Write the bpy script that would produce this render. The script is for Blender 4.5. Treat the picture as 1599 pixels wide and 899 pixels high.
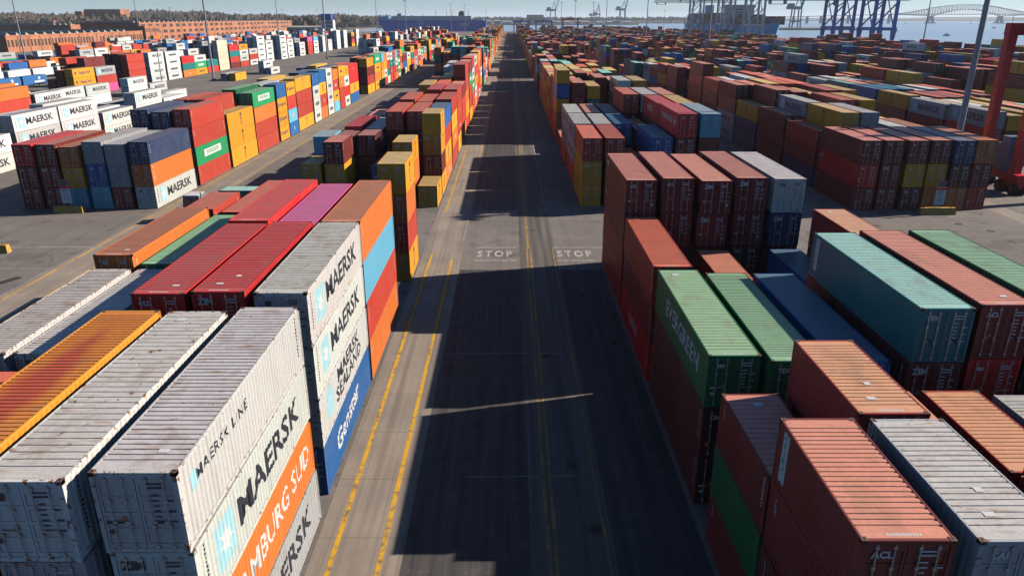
import bpy, bmesh, math, random
import numpy as np
from mathutils import Vector, Matrix
R = math.radians
random.seed(7)
for _o in list(bpy.data.objects): bpy.data.objects.remove(_o)
S = bpy.context.scene
COL = S.collection

# ------------------------------------------------------------------ camera
CH = 22.8
F_PX, PITCH, YAW = 1128.0, R(20.5), R(0.15)
cam_d = bpy.data.cameras.new("camera"); cam = bpy.data.objects.new("camera", cam_d); COL.objects.link(cam)
cam_d.sensor_width = 36.0; cam_d.lens = 36.0 * F_PX / 1599.0
cam_d.clip_start = 0.5; cam_d.clip_end = 40000
cam.location = (0, 0, CH); cam.rotation_euler = (R(90) - PITCH, 0, -YAW)
S.camera = cam
# ------------------------------------------------------------------ world, sun, exposure
SUN_EL, SUN_AZ = 28.5, 76.0       # azimuth clockwise from +Y (the road's direction)
W = bpy.data.worlds.new("World"); S.world = W; W.use_nodes = True
wn = W.node_tree.nodes; wl = W.node_tree.links
sky = wn.new('ShaderNodeTexSky'); sky.sky_type = 'NISHITA'; sky.sun_disc = False
sky.sun_elevation = R(SUN_EL); sky.sun_rotation = R(SUN_AZ)
sky.air_density = 1.0; sky.dust_density = 0.6; sky.ozone_density = 5.5; sky.altitude = 3000
wn['Background'].inputs['Strength'].default_value = 0.072
wl.new(sky.outputs[0], wn['Background'].inputs['Color'])
sd = bpy.data.lights.new("sun", 'SUN'); sun = bpy.data.objects.new("sun", sd); COL.objects.link(sun)
sd.energy = 5.0; sd.angle = R(0.5); sd.color = (1.0, 0.90, 0.77)
_d = Vector((math.sin(R(SUN_AZ)) * math.cos(R(SUN_EL)), math.cos(R(SUN_AZ)) * math.cos(R(SUN_EL)), math.sin(R(SUN_EL))))
sun.rotation_euler = _d.to_track_quat('Z', 'Y').to_euler(); sun.location = (60, 20, 80)
S.view_settings.view_transform = 'Standard'; S.view_settings.look = 'None'
S.view_settings.exposure = 0.40; S.view_settings.gamma = 1.0
S.cycles.max_bounces = 5; S.cycles.diffuse_bounces = 0; S.cycles.glossy_bounces = 2; S.cycles.volume_bounces = 1
S.cycles.use_denoising = True

# ------------------------------------------------------------------ helpers
def tag(o, label=None, cat=None, group=None, kind=None):
    if label: o['label'] = label
    if cat: o['category'] = cat
    if group: o['group'] = group
    if kind: o['kind'] = kind
    return o
def link(name, me, parent=None, loc=None, mat=None):
    o = bpy.data.objects.new(name, me); COL.objects.link(o)
    if parent is not None: o.parent = parent
    if loc is not None: o.location = loc
    if mat is not None and me is not None and not me.materials: me.materials.append(mat)
    return o
class MB:
    """collects boxes, bars and tubes into one mesh"""
    def __init__(s): s.v = []; s.f = []; s.m = []
    def quad(s, pts, m=0):
        n = len(s.v); s.v += [tuple(p) for p in pts]; s.f.append(tuple(range(n, n + len(pts)))); s.m.append(m)
    def box(s, a, b, m=0, faces='all'):
        x0, y0, z0 = a; x1, y1, z1 = b; n = len(s.v)
        s.v += [(x0,y0,z0),(x1,y0,z0),(x1,y1,z0),(x0,y1,z0),(x0,y0,z1),(x1,y0,z1),(x1,y1,z1),(x0,y1,z1)]
        F = [(0,3,2,1),(4,5,6,7),(0,1,5,4),(2,3,7,6),(1,2,6,5),(3,0,4,7)]
        for q in F: s.f.append(tuple(n + i for i in q)); s.m.append(m)
    def hexa(s, pts, m=0):
        n = len(s.v); s.v += [tuple(p) for p in pts]
        for q in [(0,3,2,1),(4,5,6,7),(0,1,5,4),(2,3,7,6),(1,2,6,5),(3,0,4,7)]:
            s.f.append(tuple(n + i for i in q)); s.m.append(m)
    def bar(s, p, q, w, h=None, m=0):
        h = h or w; p = Vector(p); q = Vector(q); d = (q - p).normalized()
        up = Vector((0,0,1)) if abs(d.z) < .95 else Vector((0,1,0))
        r = d.cross(up).normalized() * w / 2; u = r.normalized().cross(d).normalized() * h / 2
        s.hexa([p-r-u, p+r-u, q+r-u, q-r-u, p-r+u, p+r+u, q+r+u, q-r+u], m)
    def tube(s, p, q, r0, r1=None, n=10, m=0, cap=True):
        r1 = r0 if r1 is None else r1; p = Vector(p); q = Vector(q); d = (q - p).normalized()
        up = Vector((0,0,1)) if abs(d.z) < .95 else Vector((0,1,0))
        a = d.cross(up).normalized(); b = a.cross(d).normalized(); k = len(s.v)
        for c, r in ((p, r0), (q, r1)):
            for i in range(n):
                t = 2*math.pi*i/n; s.v.append(tuple(c + a*(math.cos(t)*r) + b*(math.sin(t)*r)))
        for i in range(n):
            j = (i+1) % n; s.f.append((k+i, k+j, k+n+j, k+n+i)); s.m.append(m)
        if cap:
            s.f.append(tuple(k+i for i in range(n))[::-1]); s.m.append(m)
            s.f.append(tuple(k+n+i for i in range(n))); s.m.append(m)
    def mesh(s, name, mats=()):
        me = bpy.data.meshes.new(name); me.from_pydata(s.v, [], s.f)
        for m in mats: me.materials.append(m)
        if len(mats) > 1: me.polygons.foreach_set('material_index', s.m)
        bm = bmesh.new(); bm.from_mesh(me); bmesh.ops.recalc_face_normals(bm, faces=bm.faces); bm.to_mesh(me); bm.free()
        me.update(); return me
    def build(s, name, mats, parent=None, loc=None):
        mats = mats if isinstance(mats, (list, tuple)) else [mats]
        return link(name, s.mesh(name, mats), parent, loc)
def empty(name, loc=(0,0,0), rz=0):
    o = bpy.data.objects.new(name, None); COL.objects.link(o); o.location = loc; o.rotation_euler = (0,0,rz); o.empty_display_size = .5
    return o

# ------------------------------------------------------------------ materials
def new_mat(name):
    m = bpy.data.materials.new(name); m.use_nodes = True; nt = m.node_tree
    return m, nt.nodes, nt.links, nt.nodes['Principled BSDF']
def mixc(N, L, fac, a, b, mode='MIX'):
    x = N.new('ShaderNodeMix'); x.data_type = 'RGBA'; x.blend_type = mode; x.clamp_factor = True
    for sock, val in ((x.inputs[0], fac), (x.inputs[6], a), (x.inputs[7], b)):
        if hasattr(val, 'links'): L.new(val, sock)
        elif isinstance(val, (int, float)): sock.default_value = val
        else: sock.default_value = (*val, 1) if len(val) == 3 else val
    return x.outputs[2]
def ramp(N, L, src, lo, hi, a=0.0, b=1.0):
    r = N.new('ShaderNodeMapRange'); r.inputs[1].default_value = lo; r.inputs[2].default_value = hi
    r.inputs[3].default_value = a; r.inputs[4].default_value = b; L.new(src, r.inputs[0]); return r.outputs[0]
def mathn(N, L, op, a, b=None):
    x = N.new('ShaderNodeMath'); x.operation = op
    for i, val in enumerate((a, b)):
        if val is None: continue
        if hasattr(val, 'links'): L.new(val, x.inputs[i])
        else: x.inputs[i].default_value = val
    return x.outputs[0]
def noise(N, L, vec, scale, detail=3, rough=.55):
    t = N.new('ShaderNodeTexNoise'); t.inputs['Scale'].default_value = scale; t.inputs['Detail'].default_value = detail
    t.inputs['Roughness'].default_value = rough
    if vec is not None: L.new(vec, t.inputs['Vector'])
    return t.outputs['Fac']
def mapping(N, L, vec, scale):
    mp = N.new('ShaderNodeMapping'); mp.inputs['Scale'].default_value = scale; L.new(vec, mp.inputs['Vector']); return mp.outputs[0]

def paint_mat(kind):
    m, N, L, B = new_mat('container_' + kind)
    oi = N.new('ShaderNodeObjectInfo'); tc = N.new('ShaderNodeTexCoord')
    off = N.new('ShaderNodeVectorMath'); off.operation = 'MULTIPLY_ADD'
    L.new(oi.outputs['Random'], off.inputs[0]); off.inputs[1].default_value = (97, 53, 31); L.new(tc.outputs['Object'], off.inputs[2])
    v = off.outputs[0]; wear = oi.outputs['Alpha']
    c = oi.outputs['Color']
    big = noise(N, L, v, .45, 4); fine = noise(N, L, v, 9, 4)
    c = mixc(N, L, ramp(N, L, big, .35, .7, 0, .06), c, (.62, .46, .38))                 # chalky fading
    c = mixc(N, L, ramp(N, L, fine, .3, .8, 0, .22), c, (.06, .04, .035))                 # grime
    if kind == 'roof':
        st = noise(N, L, mapping(N, L, v, (.5, 3.7, 1)), 1.1, 4)
        c = mixc(N, L, ramp(N, L, st, .45, .75, 0, .20), c, (.30, .22, .18))
        hsv = mathn(N, L, 'FRACT', mathn(N, L, 'MULTIPLY', oi.outputs['Random'], 7.31))
        c = mixc(N, L, ramp(N, L, hsv, 0, 1, 0, .15), c, (.55, .42, .36))
        spots = noise(N, L, v, 2.3, 5, .7); thr = ramp(N, L, wear, 0, 1, .74, .62)
        s1 = noise(N, L, mapping(N, L, v, (.9, 4.2, 1)), 1.1, 6, .75); s2 = noise(N, L, v, .8, 3)
        ks = mathn(N, L, 'MULTIPLY', ramp(N, L, s1, .50, .66), ramp(N, L, s2, .36, .58))
        c = mixc(N, L, mathn(N, L, 'MULTIPLY', ks, ramp(N, L, wear, 0, 1, .25, .95)), c, (.34, .17, .085))
        pd = noise(N, L, mapping(N, L, v, (1.2, .5, 1)), .9, 2); c = mixc(N, L, ramp(N, L, pd, .58, .68, 0, .28), c, (.30, .19, .12))
    elif kind == 'frame':
        spots = noise(N, L, v, 4.5, 5, .65); thr = ramp(N, L, wear, 0, 1, .76, .535)
    else:
        streak = noise(N, L, mapping(N, L, v, (1, 2.2, .25)), 1.4, 4)
        c = mixc(N, L, ramp(N, L, streak, .5, .75, 0, .22), c, (.10, .065, .05))
        spots = noise(N, L, v, 3.1, 5, .7); thr = ramp(N, L, wear, 0, 1, .82, .68)
    rust = mathn(N, L, 'MULTIPLY', mathn(N, L, 'SUBTRACT', spots, thr), 22)
    c = mixc(N, L, rust, c, mixc(N, L, fine, (.10, .035, .015), (.34, .13, .04)))
    if kind != 'frame':
        bp = N.new('ShaderNodeBump'); bp.inputs['Strength'].default_value = .55; bp.inputs['Distance'].default_value = .05
        L.new(noise(N, L, v, 1.1, 3, .5), bp.inputs['Height']); L.new(bp.outputs[0], B.inputs['Normal'])
    L.new(c, B.inputs['Base Color'])
    B.inputs['Roughness'].default_value = {'roof': .48, 'frame': .55}.get(kind, .45)
    B.inputs['Specular IOR Level'].default_value = {'roof': .35}.get(kind, .35)
    return m
M_WALL, M_ROOF, M_FRAME = paint_mat('wall'), paint_mat('roof'), paint_mat('frame')
def patched_roof():
    m = M_ROOF.copy(); m.name = 'container_roof_red_primer'; N = m.node_tree.nodes; L = m.node_tree.links; B = N['Principled BSDF']
    src = B.inputs['Base Color'].links[0].from_socket; tc = N.new('ShaderNodeTexCoord'); sp = N.new('ShaderNodeSeparateXYZ'); L.new(tc.outputs['Object'], sp.inputs[0])
    ax = mathn(N, L, 'ABSOLUTE', mathn(N, L, 'ADD', sp.outputs[0], .1)); ay = mathn(N, L, 'ABSOLUTE', mathn(N, L, 'ADD', sp.outputs[1], .6))
    wob = mathn(N, L, 'MULTIPLY', noise(N, L, tc.outputs['Object'], .9, 4), .9)
    d = mathn(N, L, 'ADD', mathn(N, L, 'ADD', mathn(N, L, 'MULTIPLY', ax, .9), mathn(N, L, 'MULTIPLY', ay, .16)), wob)
    L.new(mixc(N, L, ramp(N, L, d, .95, 1.45, .8, 0), src, (.48, .07, .05)), B.inputs['Base Color']); return m
M_ROOF_A = patched_roof()

def stack_mat():
    m, N, L, B = new_mat('container_far')
    at = N.new('ShaderNodeAttribute'); at.attribute_name = 'paint'
    geo = N.new('ShaderNodeNewGeometry')
    n1 = noise(N, L, geo.outputs['Position'], .5, 4)
    c = mixc(N, L, ramp(N, L, n1, .35, .75, 0, .25), at.outputs['Color'], (.10, .075, .065))
    L.new(c, B.inputs['Base Color']); B.inputs['Roughness'].default_value = .6; B.inputs['Specular IOR Level'].default_value = .3
    return m
def plain(name, col, rough=.6, metal=0, var=.15, scale=2.0, dirt=(.15, .12, .1), spec=.4):
    m, N, L, B = new_mat(name); tc = N.new('ShaderNodeTexCoord')
    n = noise(N, L, tc.outputs['Object'], scale, 5, .65)
    c = mixc(N, L, ramp(N, L, n, .4, .8, 0, var * 2), col, dirt)
    L.new(c, B.inputs['Base Color']); B.inputs['Roughness'].default_value = rough; B.inputs['Metallic'].default_value = metal
    B.inputs['Specular IOR Level'].default_value = spec
    return m
M_STACK = stack_mat()
M_WHITE = plain('white_lettering', (.72, .72, .70), .5, var=.12)
M_BLACK = plain('black_lettering', (.03, .035, .05), .5, var=.05)
M_SKYBLUE = plain('pale_blue_square', (.38, .68, .76), .5, var=.15)
M_GREENL = plain('green_lettering', (.02, .30, .12), .5)
M_ORANGEL = plain('orange_sticker', (.85, .25, .03), .5)
M_NAVYL = plain('navy_lettering', (.03, .05, .16), .5)
M_GOLD = plain('yellow_lettering', (.75, .45, .05), .5)
M_ROD = plain('galvanised_rod', (.50, .47, .46), .4, .3, var=.25)
M_CAST = plain('rusty_casting', (.20, .11, .07), .75, var=.4, scale=8, dirt=(.07, .03, .02))
M_GASKET = plain('black_gasket', (.02, .02, .02), .8, var=0)
M_STEEL = plain('galvanised_pole', (.36, .38, .41), .45, .4, var=.15)
M_TYRE = plain('tyre_rubber', (.02, .02, .022), .85, var=.1)
M_GLASS = plain('dark_glass', (.02, .03, .04), .08, 0, var=0, spec=.8)
M_BRICK = None

def ground_mat():
    m, N, L, B = new_mat('yard_asphalt'); geo = N.new('ShaderNodeNewGeometry'); P = geo.outputs['Position']
    a = noise(N, L, P, .05, 5, .6); b = noise(N, L, P, .9, 5, .7); g = noise(N, L, P, 14, 3, .7)
    st = noise(N, L, mapping(N, L, P, (1.1, .035, 1)), 1.0, 5, .6)
    sx = noise(N, L, mapping(N, L, P, (.03, .5, 1)), 1.0, 4, .6)
    c = mixc(N, L, ramp(N, L, a, .35, .65), (.185, .160, .145), (.255, .222, .20))
    c = mixc(N, L, ramp(N, L, st, .5, .72, 0, .6), c, (.11, .10, .095))
    c = mixc(N, L, ramp(N, L, sx, .52, .74, 0, .45), c, (.32, .275, .24))
    c = mixc(N, L, ramp(N, L, b, .45, .75, 0, .45), c, (.13, .115, .108))
    c = mixc(N, L, ramp(N, L, g, .4, .8, 0, .25), c, (.30, .27, .24))
    vor = N.new('ShaderNodeTexVoronoi'); vor.feature = 'DISTANCE_TO_EDGE'; vor.inputs['Scale'].default_value = .16
    wob = N.new('ShaderNodeVectorMath'); wob.operation = 'MULTIPLY_ADD'; L.new(noise(N, L, P, .6, 3), wob.inputs[0]); wob.inputs[1].default_value = (5, 5, 0); L.new(P, wob.inputs[2])
    L.new(wob.outputs[0], vor.inputs['Vector'])
    v2 = N.new('ShaderNodeTexVoronoi'); v2.inputs['Scale'].default_value = .21; L.new(P, v2.inputs['Vector'])
    c = mixc(N, L, ramp(N, L, v2.outputs['Distance'], .05, .15, .65, 0), c, (.04, .036, .034))
    pa = noise(N, L, P, .22, 2, .4); c = mixc(N, L, ramp(N, L, pa, .60, .63, 0, .4), c, (.10, .09, .085))
    crack = ramp(N, L, vor.outputs['Distance'], .0, .012, .4, 0)
    c = mixc(N, L, crack, c, (.04, .036, .034))
    L.new(c, B.inputs['Base Color']); B.inputs['Roughness'].default_value = .85; B.inputs['Specular IOR Level'].default_value = .25
    bp = N.new('ShaderNodeBump'); bp.inputs['Strength'].default_value = .25; bp.inputs['Distance'].default_value = .02
    L.new(g, bp.inputs['Height']); L.new(bp.outputs[0], B.inputs['Normal'])
    return m
def lane_mat(name, a_, b_):
    m, N, L, B = new_mat(name); geo = N.new('ShaderNodeNewGeometry'); P = geo.outputs['Position']
    st = noise(N, L, mapping(N, L, P, (2.2, .04, 1)), 1.0, 5, .6); b = noise(N, L, P, .8, 6, .7); g = noise(N, L, P, 16, 3, .7)
    c = mixc(N, L, ramp(N, L, st, .38, .66), a_, b_)
    c = mixc(N, L, ramp(N, L, b, .55, .72, 0, .6), c, (.20, .17, .15)); c = mixc(N, L, ramp(N, L, g, .5, .8, 0, .35), c, (.24, .21, .19))
    vor = N.new('ShaderNodeTexVoronoi'); vor.inputs['Scale'].default_value = .33; L.new(P, vor.inputs['Vector'])
    c = mixc(N, L, ramp(N, L, vor.outputs['Distance'], .06, .16, .7, 0), c, (.02, .018, .018))
    L.new(c, B.inputs['Base Color']); B.inputs['Roughness'].default_value = .8; B.inputs['Specular IOR Level'].default_value = .25
    bp = N.new('ShaderNodeBump'); bp.inputs['Strength'].default_value = .3; bp.inputs['Distance'].default_value = .02
    L.new(g, bp.inputs['Height']); L.new(bp.outputs[0], B.inputs['Normal'])
    return m
M_LANE = lane_mat('shade_darkened_asphalt', (.055, .052, .054), (.11, .10, .095)); M_LANE2 = lane_mat('worn_asphalt', (.10, .09, .083), (.20, .17, .145))  # main lane colour is darkened to deepen the shade on the road
def runway_mat():
    m, N, L, B = new_mat('concrete_runway'); geo = N.new('ShaderNodeNewGeometry'); P = geo.outputs['Position']
    a = noise(N, L, P, .25, 5, .6); g = noise(N, L, P, 9, 4, .7)
    st = noise(N, L, mapping(N, L, P, (2.6, .03, 1)), 1.0, 5, .65)
    c = mixc(N, L, ramp(N, L, a, .35, .7), (.41, .335, .27), (.30, .25, .21))
    c = mixc(N, L, ramp(N, L, st, .45, .68, 0, .7), c, (.17, .145, .125))
    c = mixc(N, L, ramp(N, L, g, .45, .8, 0, .35), c, (.12, .10, .09))
    sep = N.new('ShaderNodeSeparateXYZ'); L.new(P, sep.inputs[0])
    fr = mathn(N, L, 'FRACT', mathn(N, L, 'MULTIPLY', sep.outputs[1], 1 / 4.6))
    j = ramp(N, L, fr, 0, .012, .7, 0)
    c = mixc(N, L, j, c, (.05, .045, .04))
    L.new(c, B.inputs['Base Color']); B.inputs['Roughness'].default_value = .85; B.inputs['Specular IOR Level'].default_value = .25
    return m
def marking_mat(name, col, wear=.5):
    m, N, L, B = new_mat(name); geo = N.new('ShaderNodeNewGeometry'); P = geo.outputs['Position']
    n = noise(N, L, P, 2.2, 6, .7); n2 = noise(N, L, mapping(N, L, P, (3, .3, 1)), 1, 4, .6)
    s = mathn(N, L, 'ADD', mathn(N, L, 'MULTIPLY', n, .6), mathn(N, L, 'MULTIPLY', n2, .4))
    c = mixc(N, L, ramp(N, L, s, wear - .06, wear + .06, 0, .9), col, (.17, .14, .12))
    L.new(c, B.inputs['Base Color']); B.inputs['Roughness'].default_value = .8; B.inputs['Specular IOR Level'].default_value = .2
    return m
def water_mat():
    m, N, L, B = new_mat('harbour_water'); geo = N.new('ShaderNodeNewGeometry'); P = geo.outputs['Position']
    a = noise(N, L, mapping(N, L, P, (.0012, .006, 1)), 1, 4, .6)
    c = mixc(N, L, ramp(N, L, a, .35, .65), (.30, .42, .54), (.42, .53, .62))
    L.new(c, B.inputs['Base Color']); B.inputs['Roughness'].default_value = .28; B.inputs['Specular IOR Level'].default_value = .5
    bp = N.new('ShaderNodeBump'); bp.inputs['Strength'].default_value = .5; bp.inputs['Distance'].default_value = .4
    L.new(noise(N, L, mapping(N, L, P, (.12, .3, 1)), 1, 4), bp.inputs['Height']); L.new(bp.outputs[0], B.inputs['Normal'])
    return m
M_GROUND, M_RUNWAY = ground_mat(), runway_mat()
M_YELLOWLINE = marking_mat('worn_yellow_paint', (.78, .42, .04), .545)
M_YELLOWWORN = marking_mat('very_worn_yellow_paint', (.50, .30, .08), .50)
M_WHITELINE = marking_mat('worn_white_paint', (.55, .51, .47), .55)
M_WHITEWORN = marking_mat('very_worn_white_paint', (.42, .38, .34), .52)

# ------------------------------------------------------------------ the ground, water and markings
def sheet(name, pts, z, mat, kind='structure'):
    b = MB(); b.quad([(x, y, z) for x, y in pts]); o = b.build(name, mat); tag(o, kind=kind); return o
sheet('water', [(-30000, -3000), (30000, -3000), (30000, 33000), (-30000, 33000)], -2.5, water_mat())
def land(name, poly, z=0.0, mat=M_GROUND):
    b = MB(); n = len(poly); b.quad([(x, y, z) for x, y in poly])
    for i in range(n):
        (x0, y0), (x1, y1) = poly[i], poly[(i + 1) % n]
        b.quad([(x0, y0, z), (x0, y0, -5), (x1, y1, -5), (x1, y1, z)])
    o = b.build(name, mat); tag(o, kind='structure'); return o
land('ground', [(-2500, -400), (600, -400), (330, 300), (322, 1500), (120, 1560), (120, 1330), (-300, 1330), (-330, 1900), (-900, 1950), (-2500, 1950)])
M_EARTH = plain('brown_earth', (.10, .085, .06), .9, var=.3, scale=.01)
land('far_shore', [(-12000, 1955), (-330, 1955), (-250, 2700), (480, 2860), (560, 3500), (900, 3600), (950, 4800), (-12000, 5200)], 1.0, M_EARTH)
land('far_shore', [(560, 1650), (760, 1620), (720, 1800), (600, 1830)], .6, M_EARTH)
land('far_shore', [(900, 6200), (9000, 5200), (12000, 9500), (1200, 9800)], 1.0, M_EARTH)
Z1, Z2 = .004, .008
sheet('concrete_runway', [(-9.0, -5), (-4.9, -5), (-4.9, 1290), (-9.0, 1290)], Z1, M_RUNWAY)
sheet('asphalt_lane', [(1.0, -5), (4.7, -5), (4.7, 1290), (1.0, 1290)], Z1, M_LANE2)
sheet('asphalt_lane', [(-4.85, -5), (.95, -5), (.95, 66), (-4.85, 66)], Z1, M_LANE)
sheet('asphalt_lane', [(-4.85, 89), (.95, 89), (.95, 1290), (-4.85, 1290)], Z1, M_LANE)
sheet('asphalt_lane', [(4.75, -5), (8.9, -5), (8.9, 66), (4.75, 66)], Z1, M_LANE)
sheet('concrete_runway', [(-44.6, -5), (-39.6, -5), (-39.6, 900), (-44.6, 900)], Z1, M_RUNWAY)
sheet('concrete_runway', [(60.6, 20), (63.4, 20), (63.4, 1100), (60.6, 1100)], Z1, M_RUNWAY)
def strips(name, segs, mat, z=Z2):
    b = MB()
    for (x0, y0, x1, y1, w) in segs:
        d = Vector((x1 - x0, y1 - y0)); n = Vector((-d.y, d.x)).normalized() * w / 2
        b.quad([(x0 + n.x, y0 + n.y, z), (x0 - n.x, y0 - n.y, z), (x1 - n.x, y1 - n.y, z), (x1 + n.x, y1 + n.y, z)])
    o = b.build(name, mat); tag(o, kind='structure'); return o
strips('yellow_lane_line', [(-8.05, 8, -8.05, 71, .24), (-5.85, 8, -5.85, 69, .24), (-8.05, 88, -8.05, 1250, .2), (-5.4, 88, -5.4, 1250, .14),
        (-43.9, 5, -43.9, 900, .2), (-40.6, 5, -40.6, 86, .2), (-40.2, 88, -40.2, 900, .14)], M_YELLOWLINE)
strips('faded_yellow_line', [(1.75, 8, 1.75, 73, .2), (2.1, 8, 2.1, 73, .2), (1.9, 73, 1.9, 88, .25), (1.75, 88, 1.75, 1250, .2), (2.1, 88, 2.1, 1250, .2),
        (4.45, 8, 4.45, 73, .13)], M_YELLOWWORN)
strips('white_lane_line', [(4.45, y, 4.45, y + 2.6, .12) for y in range(88, 420, 4)] + [(-3.6, 68.8, .6, 68.8, .18), (4.7, 68.8, 8.4, 68.8, .18), (-3.6, 73.2, .6, 73.2, .2), (4.5, 73.2, 30, 73.2, .15),
        (-60, 73.4, -10, 73.4, .14), (-3.5, 99, 1, 99.3, .1)], M_WHITELINE)
strips('faded_white_line', [(-62, 66.5, -44.4, 66.5, .12), (-62, 60.5, -48, 60.5, .12), (-60.5, 54, -51.5, 63.5, .14), (-60.0, 53.9, -51.0, 63.4, .14), (-44.6, 20, -44.6, 66, .1),
        (55, 82, 66, 74, .16), (66, 71, 90, 71, .16), (60.9, 88, 70, 81, .3), (28, 81.5, 60, 76.5, .1), (-20, 47.3, 4, 47.5, .08), (-2.4, 32.4, 3.5, 32.5, .07)], M_WHITEWORN)

# ------------------------------------------------------------------ lettering
_txt = {}
def text_mesh(s, size=1.0, bold=.03, sx=1.0, space=1.0):
    k = (s, size, bold, sx, space)
    if k in _txt: return _txt[k]
    cu = bpy.data.curves.new('lettering', 'FONT'); cu.body = s; cu.size = size; cu.align_x = 'CENTER'; cu.align_y = 'CENTER'
    cu.offset = bold * size; cu.space_character = space; cu.resolution_u = 2; cu.space_line = .85
    ob = bpy.data.objects.new('tmp', cu); COL.objects.link(ob)
    dg = bpy.context.evaluated_depsgraph_get(); me = bpy.data.meshes.new_from_object(ob.evaluated_get(dg))
    bpy.data.objects.remove(ob)
    vs = [(v.co.x * sx, v.co.y) for v in me.vertices]; fs = [tuple(p.vertices) for p in me.polygons]
    bpy.data.meshes.remove(me); _txt[k] = (vs, fs); return _txt[k]
for _s, _x in (("STOP", -1.6), ("STOP", 6.6)):
    vs, fs = text_mesh(_s, 2.9, .03, .42, 1.35)
    me = bpy.data.meshes.new('stop_lettering'); me.from_pydata([(_x + x * 1.0, 70.9 + y * .95, .013) for x, y in vs], [], fs)
    tag(link('stop_lettering', me, mat=M_WHITELINE), kind='structure')

# ------------------------------------------------------------------ container colours
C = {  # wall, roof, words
 'm': ((.20, .024, .022), (.86, .30, .20), 'maroon'), 'd': ((.095, .020, .022), (.55, .19, .14), 'dark brown'),  # maroon and brown roofs: faded paint, brightened further to look sunlit
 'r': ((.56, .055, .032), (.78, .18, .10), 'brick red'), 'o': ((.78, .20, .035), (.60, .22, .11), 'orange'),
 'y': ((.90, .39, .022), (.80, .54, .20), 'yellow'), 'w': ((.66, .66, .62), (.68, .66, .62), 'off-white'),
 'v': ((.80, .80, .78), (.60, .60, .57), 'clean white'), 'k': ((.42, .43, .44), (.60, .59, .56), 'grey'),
 'n': ((.030, .060, .150), (.16, .20, .28), 'navy'), 'b': ((.015, .14, .42), (.05, .20, .31), 'blue'),  # blue roof darkened, putting the neighbour's cast shade into its colour
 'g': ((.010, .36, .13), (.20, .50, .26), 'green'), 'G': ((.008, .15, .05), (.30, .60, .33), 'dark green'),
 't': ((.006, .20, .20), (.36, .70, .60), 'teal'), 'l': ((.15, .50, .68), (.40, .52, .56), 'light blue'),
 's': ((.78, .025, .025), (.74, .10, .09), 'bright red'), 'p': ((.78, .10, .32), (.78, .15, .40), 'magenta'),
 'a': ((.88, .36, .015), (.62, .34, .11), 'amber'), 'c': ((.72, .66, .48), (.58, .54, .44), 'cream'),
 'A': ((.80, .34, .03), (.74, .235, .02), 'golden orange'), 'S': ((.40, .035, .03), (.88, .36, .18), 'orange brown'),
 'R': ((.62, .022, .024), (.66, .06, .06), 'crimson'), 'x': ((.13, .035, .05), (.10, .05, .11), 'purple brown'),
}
# ------------------------------------------------------------------ the layout of the yard
BLK = {  # x of the edge facing the central road, direction away from it, words
 'M': (-9.25, -1, 2.90, 'left of road'), 'R': (9.10, 1, 2.93, 'right of road'), 'L2': (-44.9, -1, 2.86, 'past left lane'),
 'R3': (43.2, 1, 2.86, 'past right lane'), 'L3': (-79.5, -1, 2.88, 'past white boxes lane'), 'R4': (78.5, 1, 2.88, 'behind red crane'),
 'L6': (-150, -1, 2.9, ''), 'L8': (-262, -1, 3.0, ''), 'L9': (-292, -1, 3.0, ''), 'L10': (-102, -1, 3.0, ''), 'L4': (-113.5, -1, 2.88, 'left'), 'L5': (-132.5, -1, 2.9, 'left parking lot'), 'R5': (113, 1, 2.88, 'far right'), 'R6': (147.5, 1, 2.88, 'far right'), 'R7': (182, 1, 2.88, 'far right'),
 'R8': (216.5, 1, 2.88, 'far right'), 'R9': (250, 1, 2.88, 'far right'), 'T': (-240, -1, 3.4, 'railway row'), 'L7': (-205, -1, 2.9, 'left edge'),
}
BOX = []   # dict(x, y0, L, z, h, col, blk, c, tier, n, row)
def stack(blk, c, y0, cols, L=12.19, ztop=None, row=0, dx=0.0, sec=0, z0=0.0):
    X0, dr, pitch, _ = BLK[blk]
    x = X0 + dr * (c * pitch + 1.22) + dx
    n = len(cols)
    rr = random.Random(hash((blk, c, int(y0 * 10))) & 0xffff if False else int(abs(X0) * 13 + c * 101 + y0 * 7))
    if ztop is None: ztop = n * 2.62 + rr.choice([0, 0, .3, .3, .6]) * min(1, n / 3)
    h = ztop / n
    jx = rr.uniform(-.07, .07); jy = rr.uniform(-.28, .28)
    for i, ch in enumerate(cols):
        BOX.append(dict(x=x + jx + rr.uniform(-.03, .03), y=y0 + jy + rr.uniform(-.05, .05), L=L, z=z0 + i * h, h=h, col=ch, blk=blk, c=c, t=i, n=n, row=row, sec=sec, gap=.03, big=True))
# --- near left block (bays A..D), columns counted away from the road, colours from the ground up
Q = 6.06
for c, s_, zt in ((0,'kowv'[:3] + 'w',11.05),(1,'mwkw',11.0),(2,'wdrA',11.05),(3,'mrr',8.2),(4,'mwr',8.2),(5,'drw',8.2)):
    stack('M', c, 16.7, s_, ztop=zt, row=1)
for c, s_, zt in ((0,'bwww',11.05),(1,'mdmR'.replace('R','R'),11.1),(2,'mrmR',10.95),(3,'dm',5.3),(4,'wdw',8.05),(5,'mww',8.1)):
    stack('M', c, 30.7, s_, ztop=zt, row=2)
for c, s_, zt in ((0,'orlo',11.0),(1,'mdmp',10.8),(2,'mrms',11.1),(3,'d',2.7),(4,'mmG',8.3),(5,'mro',8.85)):
    stack('M', c, 43.3, s_, ztop=zt, row=3)
stack('M', 0, 62.6, 'yroy', L=Q, ztop=10.9, row=4)
stack('M', 4, 56.4, 'mdr', ztop=8.2, row=4); stack('M', 5, 56.2, 'mmr', L=Q, ztop=8.5, row=4)
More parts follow.
